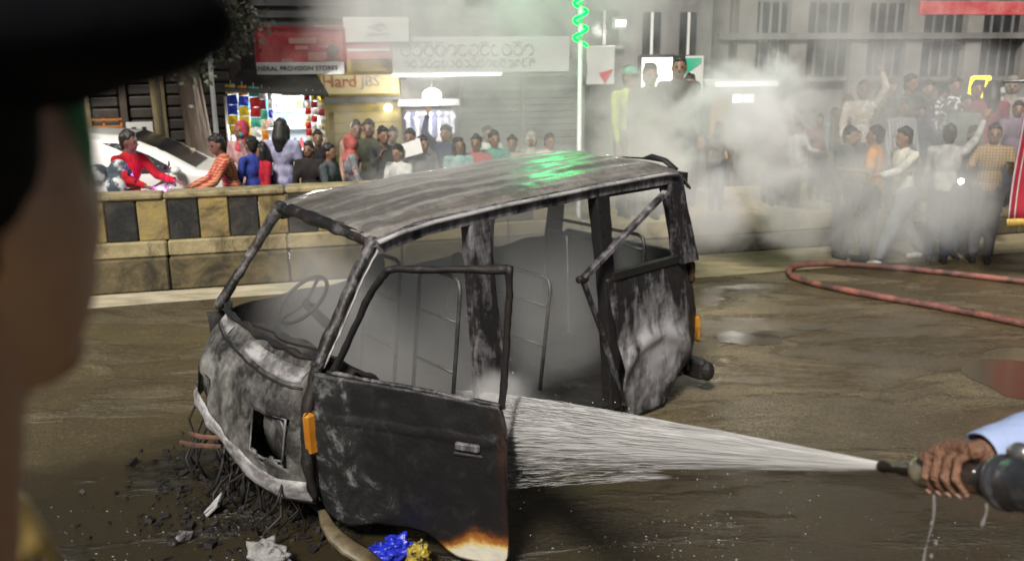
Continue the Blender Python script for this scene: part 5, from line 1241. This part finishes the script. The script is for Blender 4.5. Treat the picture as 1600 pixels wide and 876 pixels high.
# white car
cp_ = at(210, 300, 12.2); car = empty('white_car', (cp_.x-.1, 12.35, 0), radians(10), 'white hatchback car facing right behind the red shirted rider', 'car')
cw = pm('white_car_paint', (.78,.78,.75), (.7,.7,.67), 2, .25, 0, 0, coat=.6)
prof = [(-2.0,.35),(-2.02,.75),(-1.92,1.0),(-1.6,1.42),(-1.2,1.52),(-.4,1.55),(.15,1.5),(.55,1.32),(1.0,1.04),(1.55,.95),(1.9,.82),(2.0,.6),(1.98,.32)]
def sect(x):
    tops = [q for q in prof if True]
    up_ = sorted(set(prof[1:-1])); return lerp_prof([(a, b_) for a, b_ in up_], x)
cb = MB(); NX, NS = 40, 16
Vc = []; Fc = []
for i in range(NX+1):
    x = -2.0+4.0*i/NX; zt = sect(x); zb = .28+.06*(abs(x)/2)**4
    hw_ = .80*(1-.18*max(0,(abs(x)-1.2)/.8)**2); belt = min(zt-.02, .95)
    ring = []
    for j in range(NS+1):
        t = j/NS
        if t < .35: y = hw_*(1-.04*(1-t/.35)); z = zb+(belt-zb)*(t/.35)
        elif t < .75: k = (t-.35)/.4; y = hw_*(1-.26*k**1.2*min(1,max(0,(zt-belt)/.5))); z = belt+(zt-belt)*(k**.9)*.97
        else: k = (t-.75)/.25; y = hw_*(1-.26*min(1,max(0,(zt-belt)/.5)))*(1-k); z = zt-.03*(zt-belt)*(1-k)**2
        ring.append((y, z))
    full = [(y, z) for y, z in ring]+[(-y, z) for y, z in reversed(ring[:-1])]
    Vc += [(x, y, z) for y, z in full]; m_ = len(full)
for i in range(NX):
    for j in range(m_-1): Fc.append((i*m_+j, (i+1)*m_+j, (i+1)*m_+j+1, i*m_+j+1))
Fc += [tuple(range(m_)), tuple(reversed(range(NX*m_, NX*m_+m_)))]
cb.add(Vc, Fc); cb.build('body', cw, car, True)
gl = pm('dark_car_glass', (.012,.014,.015), (.03,.032,.034), 2, .06)
for s_ in (-1,1):
    for poly in ([(-.55,1.0),(-.52,1.42),(.02,1.41),(.42,1.25),(.80,1.03)], [(-1.5,1.02),(-1.3,1.36),(-.62,1.42),(-.62,1.0)]):
        def yy(z): return s_*(.80*(1-.26*max(0,(z-.95)/.55)**1.2)+.008)
        b = MB(); b.prism(poly, lambda a_, b_, t: (a_, yy(b_)-s_*t, b_), .03); b.build('window', gl, car)
    b = MB(); b.ell((.78,s_*.9,1.06),(.07,.09,.06)); b.build('mirror', cw, car, True)
    b = MB(); b.box((-.1,s_*.815,.86),(.16,.03,.025),bev=.008); b.build('door_handle', cw, car)
    b = MB(); b.ell((1.86,s_*.52,.72),(.12,.17,.07)); b.build('headlight', steel, car, True)
    for x in (-1.25,1.25):
        b = MB(); b.lathe([(.2,-.09),(.3,-.085),(.315,0),(.3,.085),(.2,.09)], (x,s_*.72,.315), Matrix.Rotation(pi/2,3,'X'), 22); w_ = b.build('wheel', blackr, car, True)
        b = MB(); b.lathe([(.02,-.085),(.19,-.07),(.2,0),(.19,.07),(.02,.085)], (x,s_*.72,.315), Matrix.Rotation(pi/2,3,'X'), 18); b.build('rim', steel, w_, True)
b = MB(); b.grid(lambda a_, b_: (.17+.80*b_, (a_-.5)*(1.12+.24*b_), sect(.17+.80*b_)+.008-.02*(abs(a_-.5)*2)**4), 12, 8); b.build('windscreen', gl, car, True)
# small things behind the car: sign frames, orange rail
def small_board(label, px, py, Y, w_, h_, m, name='small_sign'):
    p = at(px, py, Y); r = empty(name, p, RD, label, 'sign'); b = MB(); b.box((0,0,0),(w_,.03,h_),bev=.006); b.build('panel', m, r)
    for x in (-w_*.35,w_*.35): b = MB(); b.beam((x,.03,-p.z),(x,.03,h_*.4),.03,.03,(1,0,0)); b.build('leg', P_dkgrey, r)
    return r
r = small_board('white door shaped sign with dark cutouts behind the car roof', 219, 205, 15.2, .42, .3, P_white); 
for x in (-.09,.07): b = MB(); b.box((x,-.02,-.03),(.07,.012,.2)); b.build('dark_print', P_win, r)
r = small_board('small cream notice card left of the tree trunk', 298, 240, 13.0, .13, .15, pm('cream_card', (.6,.57,.38), (.5,.47,.3), 4))
p = at(162, 195, 14.6); r = empty('orange_rail', p, RD, 'orange rack of two rails behind the roof of the white car', 'rail'); om = pm('orange_paint', (.5,.19,.03), (.4,.13,.02), 4)
for z in (-.03,.08): b = MB(); b.beam((-.28,0,z),(.28,0,z),.03,.03); b.build('rail', om, r)
for x in (-.26,.0,.26): b = MB(); b.beam((x,.03,-p.z),(x,.03,.1),.03,.03,(1,0,0)); b.build('post', om, r)
# red banner at the right edge
A = at(1599, 178, 9.4); Bq = at(1574, 345, 9.4); r = empty('red_banner', (Bq.x, 9.4, 0), 0, 'red cloth banner with white borders and gold fringe at the right edge', 'banner')
def bf(a_, b_):
    x = (Bq.x*(1-b_)+A.x*b_)+a_*1.1; z = Bq.z+(A.z-Bq.z+.8)*b_*.75; return (x-Bq.x, .05*sin(a_*11)+.02*sin(b_*6), z-.03*a_)
bw = pm('banner_white', (.66,.6,.6), (.5,.44,.45), 6, .8); br_ = pm('banner_red', (.42,.025,.05), (.3,.015,.035), 5, .8, 0, .3, 12)
b = MB(); b.grid(bf, 30, 12); b.build('cloth', br_, r, True, solid=.006)
for k, (u0, u1) in enumerate(((.0,.022),(.075,.09),(.22,.235))): b = MB(); b.grid(lambda a_, b_: tuple(Vector(bf(u0+(u1-u0)*a_, b_))-Vector((0,.008,0))), 3, 12); b.build('border', bw, r, True, solid=.004)
fm = pm('gold_fringe', (.62,.45,.12), (.4,.26,.05), 14, .5); b = MB()
for k in range(60): q = Vector(bf(k/60, 0)); b.tube([q+Vector((0,-.005,.02)), q+Vector((.002,-.006,-.02)), q+Vector((jr.gauss(0,.004),-.006,-.065))], [.012,.011,.007], 6)
tag(b.build('fringe', fm, r, True), kind='stuff')
b = MB(); b.tube([(1.12,.08,0),(1.12,.08,3.2)], .035, 10); b.build('pole', steel, r, True); zt = bf(0,1)[2]; b = MB(); b.tube([(A.x-Bq.x-.25,.0,zt+.01),(1.16,.06,zt+.01)], .02, 8); b.build('crossbar', steel, r, True)

# ---- the lit stall
s0, z1 = fac(350, 140, -2.1); s1, z0 = fac(508, 300, -2.1); c = (s0+s1)/2; hw = (s1-s0)/2
st_ = empty('market_stall', FP(c, -2.1, 0), RD, 'brightly lit snack stall hung with coloured packets under a dark awning', 'stall')
def sb(name, m, x0, x1, y0, y1, za, zb, par=None, bev=.008): b = MB(); b.box(((x0+x1)/2,(y0+y1)/2,(za+zb)/2),(x1-x0,y1-y0,zb-za),bev=bev); return b.build(name, m, par or st_)
sw_ = pm('stall_white', (.62,.68,.72), (.45,.55,.62), 3, .7); zt = fac(430, 145, -2.1)[1]
sb('back_wall', sw_, -hw*.9, hw*.9, 1.2, 1.25, 0, zt); sb('side_wall', sw_, -hw*.95, -hw*.9, .1, 1.2, 0, zt); sb('side_wall', sw_, hw*.9, hw*.95, .1, 1.2, 0, zt)
sb('roof', P_dkgrey, -hw*.98, hw*.98, -.05, 1.3, zt, zt+.06); sb('counter', P_wood, -hw*.4, hw*.9, -.1, .3, .1, .85)
for zz in (.95,1.3,1.6): sb('shelf', P_white, -hw*.85, hw*.85, .85, 1.19, zz, zz+.025)
for zz, nn in ((.976,11),(1.326,12),(1.626,11)):
    for k in range(nn):
        x = -hw*.8+k*hw*1.6/nn; cc = jr.choice(((.1,.3,.6),(.7,.7,.68),(.5,.08,.08),(.12,.45,.6),(.6,.5,.1),(.75,.75,.72),(.08,.1,.14)))
        b = MB(); b.lathe([(.035,0),(.04,.02),(.04,.11),(.02,.14),(.02,.17)], (x+.05,1.0+jr.uniform(-.05,.05),zz), None, 10); b.build('goods_jar', cloth(cc), st_, True)
# awning: sloping dark canopy
q = [fac(*p_, -2.6) for p_ in ((372,113),(497,118),(512,146),(352,138))]
aw = MB(); aw.add([(q[0][0]-c,.3,q[0][1]),(q[1][0]-c,.3,q[1][1]),(q[2][0]-c,-.75,q[2][1]-.02),(q[3][0]-c,-.75,q[3][1]-.02)], [(0,1,2,3)]); aw.build('awning', pm('dark_awning', (.045,.047,.038), (.03,.032,.027), 4, .8), st_, False, solid=.04)
for x in (-hw*.95, hw*.95): b = MB(); b.tube([(x,-.62,0),(x,-.62,zt-.02)], .022, 8); b.build('post', steel, st_, True)
pk_c = dict(blue=(.03,.05,.42), yellow=(.62,.45,.02), red=(.5,.03,.03), green=(.08,.42,.3), white=(.7,.7,.66), orange=(.65,.25,.03), maroon=(.3,.03,.05), cream=(.62,.55,.38))
def strip(label, px, py, cols, w_, h_, Y=None, t=-2.75):
    s_, z_ = fac(px, py, t); r = empty('packet_strip', FP(s_, t, z_), RD, label, 'snack packets', 'strips of packets hung on the stall')
    for k, cn in enumerate(cols):
        z = -k*h_*1.06-h_/2; b = MB(); tw = jr.uniform(-.25,.25)
        b.add([(-w_/2,0,h_/2),(0,-.012,h_/2),(w_/2,0,h_/2),(-w_/2,.0,0),(0,-.035,0),(w_/2,0,0),(-w_/2,0,-h_/2),(0,-.012,-h_/2),(w_/2,0,-h_/2),(0,.03,0)], [(0,3,4,1),(1,4,5,2),(3,6,7,4),(4,7,8,5),(0,1,2,9),(2,5,8,9),(8,7,6,9),(6,3,0,9)])
        o = b.build('packet', cloth(pk_c[cn]), r); o.location = (jr.uniform(-.01,.01), 0, z); o.rotation_euler = (0, jr.uniform(-.1,.1), tw)
    b = MB(); b.tube([(0,.02,.06),(0,.02,-len(cols)*h_*1.06)], .004, 5); b.build('string', P_white, r)
strip('leftmost strip of blue packets with a yellow tail, hung on the stall', 360, 132, ('yellow','blue','blue','yellow','yellow'), .14, .14)
strip('strip of orange, blue and yellow packets, second from the left', 378, 134, ('orange','blue','yellow','yellow','yellow'), .14, .14)
strip('strip of red packets over a green one left of the stall lamp', 396, 136, ('green','red','red','green','white'), .15, .14)
strip('strip of maroon and white packets close to the red packets', 409, 140, ('white','maroon','green','cream','orange'), .1, .14)
strip('narrow white and blue strip hanging at the left of the stall opening', 421, 144, ('white','white','blue','white'), .07, .12)
strip('strip of red and cream packets, first right of the stall lamp', 479, 146, ('maroon','cream','red','cream','red','red','cream'), .09, .1)
strip('strip of yellow, maroon and white packets near the right post', 489, 147, ('yellow','maroon','white','red','white','cream','white'), .09, .1)
strip('rightmost strip of cream and yellow packets on the stall', 501, 148, ('yellow','cream','maroon','white','cream','white','cream'), .09, .1)
p = FP(fac(452, 154, -2.4)[0], -2.4, fac(452, 154, -2.4)[1]); w = empty('stall_lamp', p, RD, 'dazzling white lamp hanging in the stall opening', 'lamp')
b = MB(); b.ell((0,0,0),(.15,.1,.055)); b.build('bulb', glow('stall_bulb_light', (1,1,.97), 22), w, True); b = MB(); b.lathe([(.15,.03),(.05,.1),(.02,.16)]); b.build('shade', P_white, w, True)
lamp('stall_lamp_light', p+Vector((0,-.1,-.12)), 75, (1,.98,.93)); lamp('stall_lamp_light', p+Vector((0,.7,-.1)), 45, (.9,.97,1))
bake_all()
# ================================================================== WATER DROPS ON THE ROAD
dm = pm('water_drop', (.34,.34,.31), (.2,.2,.18), 30, .06, 0, 0, spec=1.0); b = MB(); dr_ = random.Random(77)
def drops(n_, px0, px1, py0, py1, a, bsz):
    for k in range(n_):
        p = gnd(dr_.uniform(px0,px1), dr_.uniform(py0,py1)); s_ = dr_.uniform(a, bsz)*dr_.uniform(.4,1)
        b.add([p+Vector((s_*cos(t*pi/3)*1.3,s_*sin(t*pi/3),0)) for t in range(6)]+[p+Vector((0,0,s_*.7))], [(t,(t+1)%6,6) for t in range(6)])
drops(90, 60, 420, 790, 876, .002, .007); drops(50, 1010, 1290, 745, 900, .002, .006); drops(70, 1000, 1160, 800, 900, .002, .008); drops(50, 800, 1030, 835, 900, .002, .007); drops(15, 1300, 1600, 800, 900, .002,.006)
tag(b.build('water_drops', dm, None, True), kind='stuff')

pu = random.Random(8); pudm, n, l, p = nodes('puddle_water'); p.inputs['Base Color'].default_value = (.06,.05,.03,1); p.inputs['Roughness'].default_value = .17
l.new(bump(n, l, noise(n, l, coords(n, l, 'Object'), 9, 3), .06), p.inputs['Normal'])
for (px, py, rx, ry) in ((1168,528,.3,.2),(1205,522,.2,.1),(1600,590,.42,.45),(1262,512,.16,.07)):
    c = gnd(px, py, .004); b = MB(); V_ = [c+Vector((rx*(1+.3*nz((cos(t*.3),sin(t*.3),px),2.2,1))*cos(t*pi/12), ry*(1+.5*nz((cos(t*pi/12),sin(t*pi/12),py),2.5,1))*sin(t*pi/12), 0)) for t in range(24)]
    b.add(V_, [tuple(range(24))]); struct(b.build('puddle', pudm))
# ================================================================== SMOKE
def smoke(loc, rad, dens, scale=1.2, thr=.42, soft=.22, color=(.86,.87,.86), edge=.55, dist=.8, seed=0.0, detail=5, rot=0.0, stretch=(1,1,1), aniso=-.12):
    """one billow: an ellipsoid of air whose smoke thins towards its skin and is torn by turbulence"""
    m, n, l, v = volmat('smoke_%d' % len(bpy.data.materials), 1.0, color, aniso)
    t = n.new('ShaderNodeTexCoord'); ob = t.outputs['Object']
    ln = n.new('ShaderNodeVectorMath'); ln.operation = 'LENGTH'; l.new(ob, ln.inputs[0])
    mp = n.new('ShaderNodeMapping'); l.new(ob, mp.inputs[0])
    mp.inputs['Scale'].default_value = (rad[0]*stretch[0], rad[1]*stretch[1], rad[2]*stretch[2]); mp.inputs['Location'].default_value = (seed, seed*1.7, -seed)
    nf = noise(n, l, mp.outputs[0], scale, detail, .58, dist)
    r = n.new('ShaderNodeMapRange'); r.interpolation_type = 'SMOOTHSTEP'; l.new(ln.outputs['Value'], r.inputs[0])
    r.inputs[1].default_value = 1.0; r.inputs[2].default_value = 1-edge; r.inputs[3].default_value = 0; r.inputs[4].default_value = 1
    # the falloff lowers the threshold in the middle, so the outline is ragged
    s_ = mth(n, l, 'SUBTRACT', mth(n, l, 'ADD', nf, mth(n, l, 'MULTIPLY', mth(n, l, 'SUBTRACT', r.outputs[0], 1.0), .4)), thr)
    d = n.new('ShaderNodeMapRange'); d.interpolation_type = 'SMOOTHSTEP'; l.new(s_, d.inputs[0]); d.inputs[1].default_value = 0; d.inputs[2].default_value = soft; d.inputs[3].default_value = 0; d.inputs[4].default_value = dens
    l.new(mth(n, l, 'MULTIPLY', d.outputs[0], r.outputs[0]), v.inputs['Density'])
    b = MB(); b.ell((0,0,0), (1,1,1), None, 24, 16); o = b.build('smoke', m, None, True); o.location = loc; o.scale = rad; o.rotation_euler = (0,0,rot)
    return tag(o, kind='stuff')
WC = (.955,.96,.965)
smoke(at(1185, 185, 9.6), (1.9,1.2,1.45), 7, 1.35, .36, .2, seed=33.1, edge=.85, color=WC, dist=.5, detail=8)         # white billow behind the van's tail
smoke(at(1010, 245, 8.9), (1.1,.9,1.4), 5, 1.5, .26, .3, seed=12.4, edge=.8, color=(.96,.96,.94), dist=.5, detail=8)
smoke(at(1130, 320, 8.5), (1.4,.8,1.0), 2.0, 1.4, .30, .3, seed=1.7, edge=.8, color=WC, dist=.6, detail=7)
smoke(at(1290, 60, 11.0), (3.0,1.4,1.7), .5, 1.0, .34, .35, seed=5.2, color=WC, dist=.6, detail=7)
smoke(at(780, 0, 12.6), (4.0,2.0,2.0), .95, .9, .30, .35, seed=9.9, color=WC, dist=.7)                   # thin veil over the shops
smoke(at(1400, 180, 11.0), (2.4,1.2,1.6), .55, 1.2, .28, .35, seed=2.3, color=(.92,.935,.94), dist=.6, detail=7)
smoke(at(1370, 325, 9.9), (2.4,.7,1.0), 1.25, 1.3, .28, .35, seed=6.6, color=(.92,.94,.935), dist=.7, detail=7)
smoke(at(760, 205, 11.8), (3.2,1.4,1.3), .42, 1.1, .28, .35, seed=4.4, color=WC, dist=.7)
smoke(at(930, 330, 9.0), (2.2,1.2,1.2), .6, 1.1, .26, .4, seed=14.4, color=WC, dist=.7)            # veil just beyond the van
smoke(V2W(1.95,.8,.95), (1.95,.92,1.2), .72, 1.5, .14, .45, seed=7.3, edge=.35, rot=VYAW, color=(.95,.955,.95), dist=.6, detail=7)   # inside the cabin
smoke(at(1440, 250, 10.1), (3.2,.9,1.5), .42, 1.1, .22, .45, seed=17.5, color=(.92,.935,.94), dist=.7, detail=7)   # veil before the right-hand crowd
smoke(at(790, 612, 4.6), (.42,.34,.30), 4.5, 3.2, .33, .25, seed=21.3, edge=.85, color=(.97,.97,.97), dist=.8)     # spray bursting off the cabin
smoke(at(850, 700, 4.2), (.5,.3,.24), 2.0, 3.0, .34, .3, seed=25.3, edge=.9, color=(.97,.97,.97), dist=.8)
